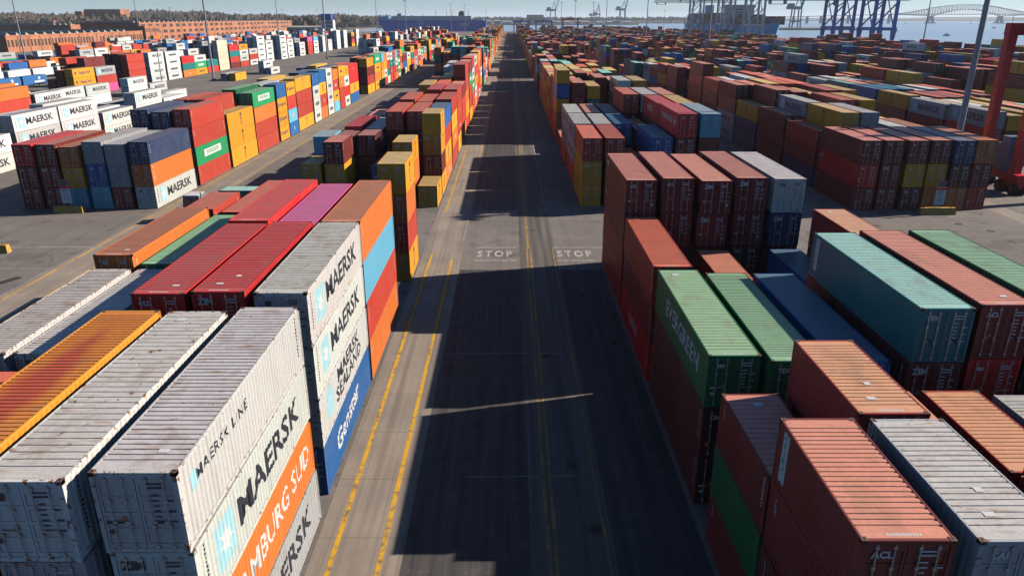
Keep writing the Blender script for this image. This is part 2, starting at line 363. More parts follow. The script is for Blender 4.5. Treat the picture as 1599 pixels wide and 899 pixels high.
# --- near right block
for c, s_, zt in ((0,'mdmm',10.3),(1,'drkk',10.25),(2,'mmr',7.6),(3,'mdmm',10.3),(4,'mmk',7.6)):
    stack('R', c, 15.2, s_, L=Q, ztop=zt, row=1)
for c, s_, zt in ((0,'mGm',7.6),(1,'mdmS',10.1),(2,'mdm',7.5),(3,'mmS',7.6),(4,'dmk',7.6),(5,'mdm',7.6)):
    stack('R', c, 21.7, s_, L=Q, ztop=zt, row=2, dx=.0)
for c, s_, zt in ((0,'ddG',8.2),(1,'mGG',8.15),(2,'mmb',8.1),(3,'mmdt',10.7),(4,'mdsm',10.75),(5,'mddG',10.8)):
    stack('R', c, 29.9, s_, ztop=zt, row=3, dx=(.35 if c >= 3 else 0))
for c, s_, zt in ((0,'smr',8.1),(2,'dm',5.4),(4,'mb',5.4),(5,'mmS',8.8)):
    stack('R', c, 43.0, s_, ztop=zt, row=4)
for c, s_, zt in ((0,'rrmm',10.85),(1,'dmmm',11.05),(2,'dmmm',10.85),(3,'mdmm',11.05),(4,'ndnw',11.0)):
    stack('R', c, 55.9, s_, ztop=zt, row=5)
# --- past the crossing, left of the road
def PX(blk, c, k, cols, first=90.4, **kw): stack(blk, c, first + 13.25 * (k - 1), cols, row=k, sec=1, **kw)
stack('M', 0, 90.2, 'y', L=Q, row=1, sec=1); stack('M', 0, 97.0, 'ymyy', L=Q, ztop=11.0, row=2, sec=1)
stack('M', 1, 90.0, 'moy', L=Q, ztop=8.4, row=1, sec=1); stack('M', 2, 90.2, 'nn', row=1, sec=1, L=Q)
stack('M', 2, 97, 'xx', row=2, sec=1, L=Q); stack('M', 3, 97, 'ddd', L=Q, row=2, sec=1); stack('M', 4, 90.1, 'yym', L=Q, ztop=8.4, row=1, sec=1)
stack('M', 5, 90.3, 'yy', L=Q, row=1, sec=1); stack('M', 4, 97.2, 'dyd', L=Q, row=2, sec=1, ztop=8.0); stack('M', 5, 97.2, 'dll', L=Q, ztop=8.0, row=2, sec=1)
for i, (a, b) in enumerate((('yrow', 'dmdm'), ('oyyo', 'mrmr'), ('rysr', 'dyrr'), ('rroy', 'oymy'), ('ygrg', 'mrmy'), ('wsrr', 'drmm'),
        ('orwr', 'dkwr'), ('rwrw', 'mdkd'), ('royw', 'rddt'), ('tgsr', 'ddgg'))):
    pass
MB2 = [ # rows past the crossing: columns 0..5, strings from the ground up
 ('oyrb','rrmr','mmmr','mdw','dmR','mw'), ('royr','mmrr','dmmr','dmw','mdm','dw'), ('yrrr','mdrs','mmw','dml','mn','dk'), ('orrm','mrmr','mmwy','dkr','mk',''),
 ('ryorr','mdyy','mmyr','dmp','k','m'), ('yrrgm','mrry','mdr','dmk','mm',''), ('rrgwr','wdrk','mmr','mk','dl','m'), ('owyrw','mdnn','dnnw','mr','',''),
 ('rsoro','wkkn','mknw','dm','m','k'), ('wrroy','mmrw','dmy','mw','m',''), ('rywrr','dmmr','mwt','dm','','') ]
for k, row in enumerate(MB2):
    for c, s_ in enumerate(row):
        if s_: PX('M', c, k + 2, s_)
# --- left roadside block past the left lane
L2B = [ ('won','mkk','lbk','lyyo'[:2]+'o','mmm','mms'), ('rgrr','mdrn','dmnn','mr','mk',''), ('yyy','mryr','mdrr','mg','mg','ww'), ('rrog','mwrG','mmk','mmt','mdy',''),
        ('aaab|blra','drmk','mny','mmt','',''), ('yrry','mdmy','mdyy','mm','',''), ('wwwb|ryw|rrybb'[:4]+'|oryb','mdrn','mdk','mr','',''), ('wwww|laro','drmb','mrr','',
        'dm',''), ('rroa|wswy','dmmn','mdyy','mdyn','',''), ('byss','mrmr','mdr','mr','mm',''), ('','','','','',''), ('yrmy','dmdm','mdy','mm','gm',''), ('aoag','mddr','mrg','mm','',''),
        ('gyol|rwyo','mdrm','mg','dm','',''), ('ctrw|rrtw','dwGG','dm','mm','',''), ('rrtr|orwl','mdr','mrm','','',''), ('gggm|yory','mdw','mm','','','') ]
for k, row in enumerate(L2B):
    for c, s_ in enumerate(row):
        if not s_: continue
        if '|' in s_:
            a, b = s_.split('|')
            stack('L2', c, 89.9 + 13.35 * k, a, L=Q, row=k + 1, sec=1); stack('L2', c, 89.9 + 13.35 * k + 6.2, b, L=Q, row=k + 1, sec=1)
        else: stack('L2', c, 89.9 + 13.35 * k, s_, row=k + 1, sec=1)
# --- right of the road past the crossing
R1B = [ ('yyr','ddr','mm','mmb','mmms','dmdl'), ('rwk','mdk','mnb','mmm','mrms','mmdy'), ('rkw','mmm','mdx','dmdr','mmdw','mddm'), ('m','d','mm','dm','m','mm'),
        ('royby','mmrm','mdty','dm','mdkw','mdmy'), ('srmr','mdmm','mm','mdmm','mdmS','mmr'), ('oymy','mdmy','mmyd','yymr','mdtt','ykt'), ('aoym','mmmy','mdyy','mdry','mdmr',
        'mdyy'), ('yoyy','myyy','mdmy','mdyr','mmmy','mmm'), ('yoyr','mmm','mdtt','mdd','mdm','mmr'), ('orgk','tggt','mggg','GGm','mmrr','mdrr') ]
for k, row in enumerate(R1B):
    for c, s_ in enumerate(row):
        zt = None
        if k == 0: zt = {0: 8.7, 1: 8.7, 3: 8.8, 4: 11.7, 5: 11.7}.get(c)
        if k in (1, 2) and c < 3: zt = 8.7
        if k in (1, 2, 4) and c >= 3 and len(s_) == 4: zt = 11.5
        if s_: PX('R', c, k + 1, s_, first=91.0, ztop=zt)
R3B = [ ('msm','mmm','dym','oym','odn','rmo'), ('nmr','dwyy','mdyk','dmb','mmk','dmo'), ('mmm|ndy'[:3],'mdyk','mmr','mmmr','myyy','myy'), ('nny','mrmm','mdmm','mdyy','mddr','mdry'),
        ('kkmm','dmmm','mdyy','mmrr','ddmr','mdm'), ('mmmr','nnnw','mdww','mrrr','mddm','mdmr') ]
for k, row in enumerate(R3B):
    for c, s_ in enumerate(row):
        stack('R3', c, 89.0 + 13.25 * k, s_, row=k + 1, sec=1, ztop=(8.75 if k == 0 else None))
for k, row in enumerate([('mrk','mmy','mky','nym','mdt','mdm'), ('kmw','mny','mdw','mdy','mwy','mmr'), ('dmy','mrw','mrr','mmd','mdr','mmd')]):
    for c, s_ in enumerate(row): stack('R4', c, 120.0 + 13.25 * k, s_, row=k + 1, sec=1)
# --- the white boxes at the far left
for k, row in enumerate([('vv','vvv','vw','vv','wv','v'), ('wv','wvv','vv','kv','vv','v'), ('wwv','vvv','wv','vv','v','w'), ('wvv','vvw','vv','wv','v',''), ('wv','vv','v','w','',''),
                         ('vvv','wv','vk','v','',''), ('vv','ww','v','','',''), ('v','v','kv','','','')]):
    for c, s_ in enumerate(row):
        if s_: stack('L3', c, 90.5 + 13.4 * k, s_, row=k + 1, sec=1)
for y0, row in ((150, ('ky', 'wo', 'vv', 'vv')), (164, ('wro', 'kko', 'vv', 'v')), (178, ('vv', 'kw', 'v', 'wv')), (192, ('v', 'vv', 'k', ''))):
    for c, s_ in enumerate(row):
        if s_: stack('L4', c, y0, s_, row=int((y0 - 137) / 13), sec=1)
for y0, row in ((228, ('maa', 'mmm', 'mm')), (241, ('prk', 'rrmm', 'mdm', 'mdmr')), (262, ('rrrr', 'dddd', 'dnmd')), (278, ('vvvv', 'kkk', 'k')), (292, ('vvvv', 'kkk')), (306, ('ots', 'mtr')), (318, ('agw', 'mw')), (331, ('rt', 'mw')),
        (345, ('ccccc'[:4] + 'c', 'ttnn', 'nntt')), (359, ('mrts', 'mrtm')), (372, ('rwwa', 'mvw')), (386, ('vrw', 'mk')), (400, ('vvvvv', 'kkkkk', 'kmkk')), (414, ('vvvv', 'kkk')), (440, ('vvvvv', 'kkkkk', 'knkk', 'nn')), (454, ('vvvv', 'kkk', 'kk')),
        (480, ('vvv', 'mmkk', 'kkk')), (500, ('rrrp', 'mmmm')), (515, ('vvvl', 'ddk')), (540, ('vvvv', 'kkk', 'kw')), (556, ('vvw', 'vk', 'kkkk')), (585, ('vvvvv', 'kkkkk', 'kkkk')), (610, ('vvvvv', 'kkkkk', 'wkk')), (640, ('yrmy', 'mddm', 'mddy', 'mm')), (660, ('vvvvv', 'kkkk'))):
    for c, s_ in enumerate(row): stack('L5', c, y0, s_, row=int((y0 - 215) / 13), sec=1)
# --- railway row and scattered boxes far left
rt = random.Random(5)
for k in range(27): stack('T', 0, 400 + 13.6 * k, rt.choice('ooorrooawob'), row=k + 1, sec=1, z0=1.1)
for k in range(24): stack('T', 4, 470 + 14.2 * k, rt.choice(['o', 'w', 'wr', 'oo', 'r', 'vv', 'k', 'vw', 'rv']), row=k + 1, sec=1)
for y0, c, s_ in ((300, 0, 'mo'), (300, 1, 'w'), (330, 6, 'ntk'), (332, 5, 'nkk'), (334, 4, 'ngk'), (352, 0, 'wo'), (366, 0, 'vv'), (380, 0, 'vv'), (394, 0, 'vw'), (408, 0, 'vr'), (440, 2, 'v'), (460, 0, 'rw'), (470, 2, 'vv'), (484, 2, 'wv'), (500, 2, 'rv'), (520, 0, 'm')):
    stack('L7', c + 3, y0, s_, row=int((y0 - 290) / 14) + 1, sec=1)
# --- the rest of the yard, generated row by row
PAL_R = 'mmmmmmmddrrryyybbntgkkwwosmr'; PAL_L = 'rrrrmmoooyyywwkgtbnask'
rg = random.Random(11)
def fill(blk, ya, yb, cols, pal, hts, dens=.95, warm=None, ncol=6):
    y = ya; k = 20
    while y < yb:
        base = rg.choice(hts); bayf = rg.random()
        theme = rg.choice(pal) if rg.random() < .45 else None
        for c in range(ncol):
            if rg.random() > dens or bayf > .97: continue
            n = max(1, min(5, base + rg.choice([-1, 0, 0, 0, 0, 1])))
            cc = ''.join(rg.choice(pal) if (theme is None or rg.random() < .5) else theme for _ in range(n))
            if c > 0 and blk in ('M', 'L2'): cc = cc[:-1].replace('y', 'm') + cc[-1]
            stack(blk, c, y, cc, row=k, sec=1)
        y += 13.25; k += 1
fill('M', 90.4 + 13.25 * 13, 1150, 6, PAL_L, [3, 4, 4, 5], .93)
fill('R', 91.0 + 13.25 * 11, 1150, 6, PAL_R, [3, 3, 4, 4], .93)
fill('L2', 89.9 + 13.35 * 17, 700, 6, PAL_L, [3, 3, 4, 4], .85)
fill('R3', 89.0 + 13.25 * 6, 1150, 6, PAL_R, [2, 3, 3, 4], .93)
fill('R4', 160, 1150, 6, PAL_R, [2, 3, 3, 4], .93)
fill('R5', 165, 1150, 6, PAL_R, [2, 3, 3, 4], .92)
for b_, ya, yb in (('R6', 205, 1150), ('R7', 250, 900), ('R8', 295, 560)): fill(b_, ya, yb, 6, PAL_R, [2, 3, 3, 3, 4], .9)
fill('L7', 520, 900, 8, 'vvwkrmob', [1, 2, 2, 3], .55, ncol=8)
fill('L6', 262, 640, 3, 'vvwkrombor', [1, 2, 2, 3], .75, ncol=3)
fill('L7', 296, 510, 8, 'vvwwkrmobo', [1, 1, 2, 3], .5, ncol=8)
fill('L8', 440, 860, 8, 'vwkrmoobn', [1, 1, 2], .5, ncol=8)
fill('L9', 560, 980, 7, 'vwkrmoobn', [1, 2, 2], .35, ncol=7)
fill('L3', 470, 930, 6, 'vvvwkkrmyo', [2, 3, 4, 5], .6)
stack('L10', 1, 287, 'y', row=1, sec=1); stack('L10', 2, 287, 'k', row=1, sec=1); stack('L10', 0, 322, 'w', row=2, sec=1); stack('L10', 1, 322, 'kv', row=2, sec=1)
for _y, _s in ((228, 'vv'), (242, 'w'), (205, 'vwk')): stack('L4', 1, _y, _s[:2], row=int((_y - 137) / 13), sec=1)
fill('L10', 690, 1050, 8, 'vvwkrmoyb', [1, 2, 3], .5, ncol=8)

# ------------------------------------------------------------------ which boxes show largest: a small depth buffer
def view_rank(boxes):
    w, h = 800, 450; f = F_PX * w / 1599.0
    zb = np.full((h, w), 1e9, np.float32); ib = np.full((h, w), -1, np.int32)
    cp, sp, cy, sy = math.cos(PITCH), math.sin(PITCH), math.cos(YAW), math.sin(YAW)
    def tri(P, D, idx):
        x0 = max(0, int(math.floor(min(p[0] for p in P)))); x1 = min(w - 1, int(math.ceil(max(p[0] for p in P))))
        y0 = max(0, int(math.floor(min(p[1] for p in P)))); y1 = min(h - 1, int(math.ceil(max(p[1] for p in P))))
        if x1 < x0 or y1 < y0: return
        (ax, ay), (bx, by), (cx, cy_) = P
        den = (by - cy_) * (ax - cx) + (cx - bx) * (ay - cy_)
        if abs(den) < 1e-9: return
        gx, gy = np.meshgrid(np.arange(x0, x1 + 1) + .5, np.arange(y0, y1 + 1) + .5)
        l0 = ((by - cy_) * (gx - cx) + (cx - bx) * (gy - cy_)) / den
        l1 = ((cy_ - ay) * (gx - cx) + (ax - cx) * (gy - cy_)) / den
        l2 = 1 - l0 - l1
        ins = (l0 >= 0) & (l1 >= 0) & (l2 >= 0)
        iz = l0 / D[0] + l1 / D[1] + l2 / D[2]; z = 1 / np.maximum(iz, 1e-9)
        sub = zb[y0:y1 + 1, x0:x1 + 1]; k = ins & (z < sub); sub[k] = z[k]; ib[y0:y1 + 1, x0:x1 + 1][k] = idx
    for i, b in enumerate(boxes):
        if b['y'] > 420: continue
        x0, x1, y0, y1, z0, z1 = b['x'] - 1.22, b['x'] + 1.22, b['y'], b['y'] + b['L'], b['z'], b['z'] + b['h']
        sx = x1 if b['x'] < 0 else x0
        for q in (((x0,y0,z1),(x1,y0,z1),(x1,y1,z1),(x0,y1,z1)), ((x0,y0,z0),(x1,y0,z0),(x1,y0,z1),(x0,y0,z1)), ((sx,y0,z0),(sx,y1,z0),(sx,y1,z1),(sx,y0,z1))):
            P = []; D = []
            for X, Y, Z in q:
                x = cy * X - sy * Y; y = sy * X + cy * Y; hz = CH - Z
                d = y * cp + hz * sp; d = max(d, .5); P.append((w / 2 + f * x / d, h / 2 + f * (hz * cp - y * sp) / d)); D.append(d)
            tri((P[0], P[1], P[2]), (D[0], D[1], D[2]), i); tri((P[0], P[2], P[3]), (D[0], D[2], D[3]), i)
    ids, cnt = np.unique(ib[ib >= 0], return_counts=True)
    return sorted(((int(c), int(i)) for i, c in zip(ids, cnt)), reverse=True)
RANK = view_rank(BOX)
N_IND = 300
IND = RANK[:N_IND]
IND_SET = {i for _, i in IND}

# ------------------------------------------------------------------ container meshes (built once, shared by every copy)
HH = 2.6
def corr_x(y, L):
    """depth of the side wall's corrugation at y (0 = outermost)"""
    p = .278; t = ((y + L / 2 - .2) % p) / p
    if t < .30: return 0.0
    if t < .5: return (t - .30) / .2
    if t < .80: return 1.0
    return (1 - t) / .2
def side_wall_mesh(L, s, corr=True):
    b = MB(); xo = 1.205; dep = .030; z0, z1 = .16, HH - .07
    ys = [-L / 2 + .12]
    if corr:
        p = .278; k = -L / 2 + .2
        while k < L / 2 - .45:
            ys += [k, k + .3 * p, k + .5 * p, k + .8 * p]; k += p
        ys += [k]
    ys += [L / 2 - .12]
    prof = [(y, xo - dep * corr_x(y + 1e-6, L) if (corr and 0 < i < len(ys) - 1) else xo) for i, y in enumerate(ys)]
    for (ya, xa), (yb, xb) in zip(prof[:-1], prof[1:]):
        q = [(s * xa, ya, z0), (s * xb, yb, z0), (s * xb, yb, z1), (s * xa, ya, z1)]
        b.quad(q if s > 0 else q[::-1])
    me = bpy.data.meshes.new('side_wall'); me.from_pydata(b.v, [], b.f); me.materials.append(M_WALL); return me
def roof_mesh(L, ridged=True, P=.27, G=.07):
    b = MB(); z = HH - .012; dep = .026; x = 1.165; ys = [(-L / 2 + .10, z), (-L / 2 + .42, z)]
    if ridged:
        k = -L / 2 + .42
        while k < L / 2 - .62:
            ys += [(k + P - G, z), (k + P - G + .015, z - dep), (k + P - .015, z - dep), (k + P, z)]; k += P
    ys += [(L / 2 - .10, z)]
    for (ya, za), (yb, zb) in zip(ys[:-1], ys[1:]):
        b.quad([(-x, ya, za), (x, ya, za), (x, yb, zb), (-x, yb, zb)])
    if ridged:
        for s in (-1, 1):     # shut the groove ends
            k = -L / 2 + .42
            while k < L / 2 - .62:
                q = [(s * x, k + P - G, z), (s * x, k + P - G + .015, z - dep), (s * x, k + P - .015, z - dep), (s * x, k + P, z)]
                b.quad(q if s > 0 else q[::-1]); k += P
    me = bpy.data.meshes.new('roof'); me.from_pydata(b.v, [], b.f); me.materials.append(M_ROOF); return me
def frame_mesh(L, castings=True):
    b = MB(); w = 1.22
    for sx in (-1, 1):
        for sy in (-1, 1):
            xa, xb = sorted((sx * w, sx * (w - .13))); ya, yb = sorted((sy * L / 2, sy * (L / 2 - .14)))
            b.box((xa, ya, .12), (xb, yb, HH - .12))
            if castings:
                b.box((xa - .004, ya - .004, HH - .12), (xb + .004, yb + .004, HH + .004)); b.box((xa - .004, ya - .004, 0), (xb + .004, yb + .004, .12))
        xa, xb = sorted((sx * (w - .004), sx * (w - .065)))
        b.box((xa, -L / 2 + .141, HH - .085), (xb, L / 2 - .141, HH - .002)); b.box((xa, -L / 2 + .141, .03), (xb, L / 2 - .141, .17))
    for sy in (-1, 1):
        ya, yb = sorted((sy * (L / 2 - .006), sy * (L / 2 - .11)))
        b.box((-w + .131, ya, HH - .15), (w - .131, yb, HH - .004)); b.box((-w + .131, ya, .02), (w - .131, yb, .16))
    return b.mesh('frame', [M_FRAME])
def end_wall_mesh(L, s=1):
    b = MB(); y = L / 2 - .03; xs = []; k = -1.085
    while k < 1.0: xs += [(k, 0), (k + .10, 0), (k + .14, .035), (k + .22, .035), (k + .26, 0)]; k += .26
    xs.append((1.085, 0))
    for (xa, da), (xb, db) in zip(xs[:-1], xs[1:]):
        if xb <= xa: continue
        q = [(xa, s * (y - da), .16), (xb, s * (y - db), .16), (xb, s * (y - db), HH - .15), (xa, s * (y - da), HH - .15)]
        b.quad(q if s < 0 else q[::-1])
    me = bpy.data.meshes.new('end_wall'); me.from_pydata(b.v, [], b.f); me.materials.append(M_WALL); return me
def door_mesh(L, s, detail=True):
    b = MB(); y = -L / 2 + .03; x0, x1 = (0.012, 1.085) if s > 0 else (-1.085, -.012)
    if not detail:
        b.box((x0, y, .165), (x1, y + .05, HH - .155)); return b.mesh('door', [M_WALL])
    b.box((x0, y, .165), (x1, y + .04, .30)); b.box((x0, y, HH - .27), (x1, y + .04, HH - .155))
    b.box((x0, y + .001, .301), (x0 + .07, y + .04, HH - .271)); b.box((x1 - .07, y + .001, .301), (x1, y + .04, HH - .271))
    nb = 4; zz = [.30 + i * (HH - .57) / nb for i in range(nb + 1)]
    for i in range(nb):                                   # pressed panels between the rims
        b.box((x0 + .072, y + .028, zz[i] + .002), (x1 - .072, y + .05, zz[i + 1] - .1)); b.box((x0 + .072, y + .006, zz[i + 1] - .098), (x1 - .072, y + .04, zz[i + 1] - .002))
    return b.mesh('door', [M_WALL])
def rod_mesh(L, x):
    b = MB(); y = -L / 2 - .012
    b.tube((x, y, .10), (x, y, HH - .10), .021, n=6)
    for z in (.22, .9, 1.7, HH - .22): b.box((x - .05, y - .012, z - .04), (x + .05, y + .05, z + .04))
    s = 1 if x > 0 else -1
    b.bar((x, y - .02, 1.05), (x - s * .0 + (.34 if (abs(x) < .5) == (x > 0) else -.34), y - .02, 1.05), .03, .045)
    return b.mesh('lock_rod', [M_ROD])
def casting_mesh(L, sx, sy):
    b = MB(); w = 1.224; xa, xb = sorted((sx * w, sx * (w - .17))); ya, yb = sorted((sy * (L / 2 + .004), sy * (L / 2 - .175)))
    b.box((xa, ya, HH - .122), (xb, yb, HH + .006))
    cx, cy_ = (xa + xb) / 2, (ya + yb) / 2
    b.box((cx - .03, cy_ - .055, HH + .0055), (cx + .03, cy_ + .055, HH + .008), 1)
    b.box((cx - .04, (ya if sy < 0 else yb) - .003, HH - .09), (cx + .04, (ya if sy < 0 else yb) + .003, HH - .035), 1)
    return b.mesh('corner_casting', [M_CAST, M_GASKET])
def body_mesh(L):
    b = MB(); b.box((-1.2, -L / 2 + .06, .14), (1.2, L / 2 - .03, HH - .03), 0)
    w = 1.22
    for sx in (-1, 1):
        for sy in (-1, 1):
            xa, xb = sorted((sx * w, sx * (w - .13))); ya, yb = sorted((sy * L / 2, sy * (L / 2 - .14))); b.box((xa, ya, 0), (xb, yb, HH + .003))
        xa, xb = sorted((sx * (w - .004), sx * (w - .06))); b.box((xa, -L / 2 + .141, HH - .09), (xb, L / 2 - .141, HH - .001)); b.box((xa, -L / 2 + .141, .03), (xb, L / 2 - .141, .17))
    return b.mesh('body', [M_FAR_WALL])
def far_wall():
    m = M_WALL.copy(); m.name = 'container_wall_mid'; N = m.node_tree.nodes; L = m.node_tree.links; B = N['Principled BSDF']
    tc = N.new('ShaderNodeTexCoord'); wv = N.new('ShaderNodeTexWave'); wv.bands_direction = 'Y'; wv.inputs['Scale'].default_value = 1.13
    L.new(tc.outputs['Object'], wv.inputs['Vector']); bp = N.new('ShaderNodeBump'); bp.inputs['Strength'].default_value = .5; bp.inputs['Distance'].default_value = .03
    L.new(wv.outputs['Fac'], bp.inputs['Height']); L.new(bp.outputs[0], B.inputs['Normal']); return m
M_FAR_WALL = far_wall()
MESH = {}
for L_ in (12.19, Q):
    MESH[L_] = dict(sr=side_wall_mesh(L_, 1), sl=side_wall_mesh(L_, -1), roof=roof_mesh(L_), roof2=roof_mesh(L_, True, .36, .05), roof3=roof_mesh(L_, True, .24, .10), roofp=roof_mesh(L_, True), frame=frame_mesh(L_), frame_n=frame_mesh(L_, True), end=end_wall_mesh(L_), endf=end_wall_mesh(L_, -1),
        dr=door_mesh(L_, 1), dl=door_mesh(L_, -1), drp=door_mesh(L_, 1, False), dlp=door_mesh(L_, -1, False), body=body_mesh(L_),
        rods=[rod_mesh(L_, x) for x in (-.80, -.33, .33, .80)], cast=[casting_mesh(L_, sx, sy) for sx in (-1, 1) for sy in (-1, 1)])

# lettering laid on a wall: side = +1 / -1 for the long walls, 'd' for the door end
def place_uv(side, L, u, v, off):
    if side == 'd': return (u, -L / 2 - off, v)
    return (side * (1.205 + off), side * u, v)
_let = {}
def lettering(parts, side, L, conform=False):
    """parts: list of (verts2d, faces, u, v, rot, material index, lift)"""
    V = []; Fc = []; Mi = []
    for vs, fs, u, v, rot, mi, lift in parts:
        n = len(V); c, s = math.cos(rot), math.sin(rot)
        for x, y in vs: V.append((u + c * x - s * y, v + s * x + c * y, lift))
        Fc += [tuple(n + i for i in f) for f in fs]; Mi += [mi] * len(fs)
    me = bpy.data.meshes.new('lettering'); me.from_pydata(V, [], Fc)
    for m in (M_WHITE, M_BLACK, M_SKYBLUE, M_GREENL, M_ORANGEL, M_NAVYL, M_GOLD): me.materials.append(m)
    me.polygons.foreach_set('material_index', Mi)
    bm = bmesh.new(); bm.from_mesh(me)
    if conform and side != 'd':
        us = [v.co.x for v in bm.verts]; p = .278
        lo, hi = min(us), max(us)
        base = -L / 2 + .2
        for k in range(-1, int(L / p) + 2):
            for fr in (0, .3, .5, .8):
                yy = base + (k + fr) * p; uu = side * yy
                if lo < uu < hi:
                    bmesh.ops.bisect_plane(bm, geom=bm.verts[:] + bm.edges[:] + bm.faces[:], plane_co=(uu, 0, 0), plane_no=(1, 0, 0), dist=1e-5)
    for v in bm.verts:
        u, w_, lift = v.co
        off = .006 + lift
        if side == 'd': v.co = (u, -L / 2 + .03 - off - .004, w_)
        else:
            y = side * u
            d = .030 * corr_x(y, L) if conform else 0
            v.co = (side * (1.205 - d + off), y, w_)
    bmesh.ops.recalc_face_normals(bm, faces=bm.faces)
    bm.to_mesh(me); bm.free(); return me
def rect(w, h): return [(-w/2, -h/2), (w/2, -h/2), (w/2, h/2), (-w/2, h/2)], [(0, 1, 2, 3)]
def star(r, n=7):
    vs = [(0, 0)]
    for i in range(2 * n):
        a = math.pi / 2 + math.pi * i / n; q = r if i % 2 == 0 else r * .42; vs.append((q * math.cos(a), q * math.sin(a)))
    return vs, [(0, 1 + i, 1 + (i + 1) % (2 * n)) for i in range(2 * n)]
def T(s, size, u, v, mi, rot=0, bold=.03, sx=1.0, space=1.0, lift=0):
    vs, fs = text_mesh(s, size, bold, sx, space); return (vs, fs, u, v, rot, mi, lift)
def code_strip(u, v0, v1, mi=0, seed=0):
    """a column of tiny stencilled characters"""
    out = []; r = random.Random(seed); v = v0
    while v > v1:
        w = r.uniform(.04, .09); vs, fs = rect(w, .10); out.append((vs, fs, u + r.uniform(-.01, .01), v, 0, mi, 0)); v -= .15
    return out
LET = {
 'maersk': lambda L: [(*rect(1.5, 1.6), -3.9, 1.35, 0, 2, 0), (*star(.62), -3.9, 1.35, 0, 0, .004), T('MAERSK', 1.45, .85, 1.33, 1, 0, .024, 1.38, 1.0)] + code_strip(-5.4, 2.3, .6, 1, 3),
 'maersk20': lambda L: [(*rect(.85, .95), -2.2, 1.4, 0, 2, 0), (*star(.36), -2.2, 1.4, 0, 0, .004), T('MAERSK', .92, .4, 1.38, 1, 0, .028, 1.05)],
 'maerskline': lambda L: [(*rect(.5, .55), -5.1, 1.75, 0, 2, 0), T('MAERSK LINE', .52, -2.8, 1.75, 1, 0, .015, 1.2, 1.2)] + code_strip(5.5, 2.3, .6, 1, 4),
 'sealand': lambda L: [(*rect(1.2, 1.4), -4.0, 1.4, 0, 2, 0), T('MAERSK\nSEALAND', 1.05, .6, 1.35, 1, 0, .026, 1.45)],
 'sud': lambda L: [T('HAMBURG SUD', 1.35, .6, 1.3, 0, 0, .01, 1.05), (*star(.7, 3), -5.0, 1.3, .3, 0, 0)],
 'script': lambda L: [T('Hanjin'[:0] + 'Genstar', 1.5, -.5, 1.3, 0, .08, .02, 1.2)],
 'ever': lambda L: [T('EVERGREEN', 1.35, .6, 1.35, 0, 0, .022, 1.0, 1.08)] + code_strip(5.2, 2.1, 1.0, 0, 8) + code_strip(4.9, 1.6, 1.0, 0, 9),
 'everbox': lambda L: [(*rect(6.4, 1.0), 0, 1.4, 0, 0, 0), T('EVERGREEN', .85, 0, 1.4, 3, 0, .02, 1.0, 1.06, .004)],
 'msc': lambda L: [T('M', .72, 0, 2.0, 1, 0, .03, 1.3), T('S', .72, 0, 1.35, 1, 0, .03, 1.3), T('C', .72, 0, .7, 1, 0, .03, 1.3)],
 'hapag': lambda L: [T('Hapag-Lloyd', .85, .4, 1.4, 5, 0, .02, .85), (*rect(.6, .7), -2.25, 1.4, 0, 5, 0)],
 'hapag40': lambda L: [T('Hapag-Lloyd', 1.3, .4, 1.4, 5, 0, .02, 1.0), (*rect(.8, .9), -4.6, 1.4, 0, 5, 0)],
 'hs': lambda L: [T('HAMBURG SUD', .95, -.4, 1.5, 0, 0, .01, 1.0), (*star(.7, 3), 4.2, 1.5, .5, 0, 0)],
 'kline': lambda L: [T(ch, .34, -5.5, 2.25 - .3 * i, 0, 0, .02) for i, ch in enumerate('K LINE')],
 'cai': lambda L: [T('CAI', .6, -5.1 if L > 9 else -2.2, 1.9, 0, 0, .03)] + code_strip(L/2 - .5, 2.2, .8, 0, 5),
 'tex': lambda L: [T(ch, .26, -L/2 + .55, 2.2 - .23 * i, 0, 0, .02) for i, ch in enumerate('TEX')] + code_strip(L/2 - .45, 2.2, .9, 0, 6),
 'strip': lambda L: [(*rect(.42, 1.9), -L/2 + .7, 1.45, 0, 0, 0)] + [T(ch, .3, -L/2 + .7, 2.2 - .3 * i, 3, 0, .02, 1, 1, .004) for i, ch in enumerate('CHINA')],
 'cosco': lambda L: [T('COSCO', 1.0, -.2, 1.4, 0, 0, .03, 1.1)] + code_strip(L/2 - .5, 2.2, .9, 0, 7),
 'codes': lambda L: code_strip(L/2 - .5, 2.25, .8, 0, 11) + code_strip(-L/2 + .5, 2.2, 1.3, 0, 12),
 'codesb': lambda L: code_strip(L/2 - .5, 2.25, .8, 1, 13) + code_strip(-L/2 + .5, 2.2, 1.3, 1, 14),
 'sign': lambda L: [T('CMA CGM', 1.0, 0, 1.4, 0, 0, .03)],
}
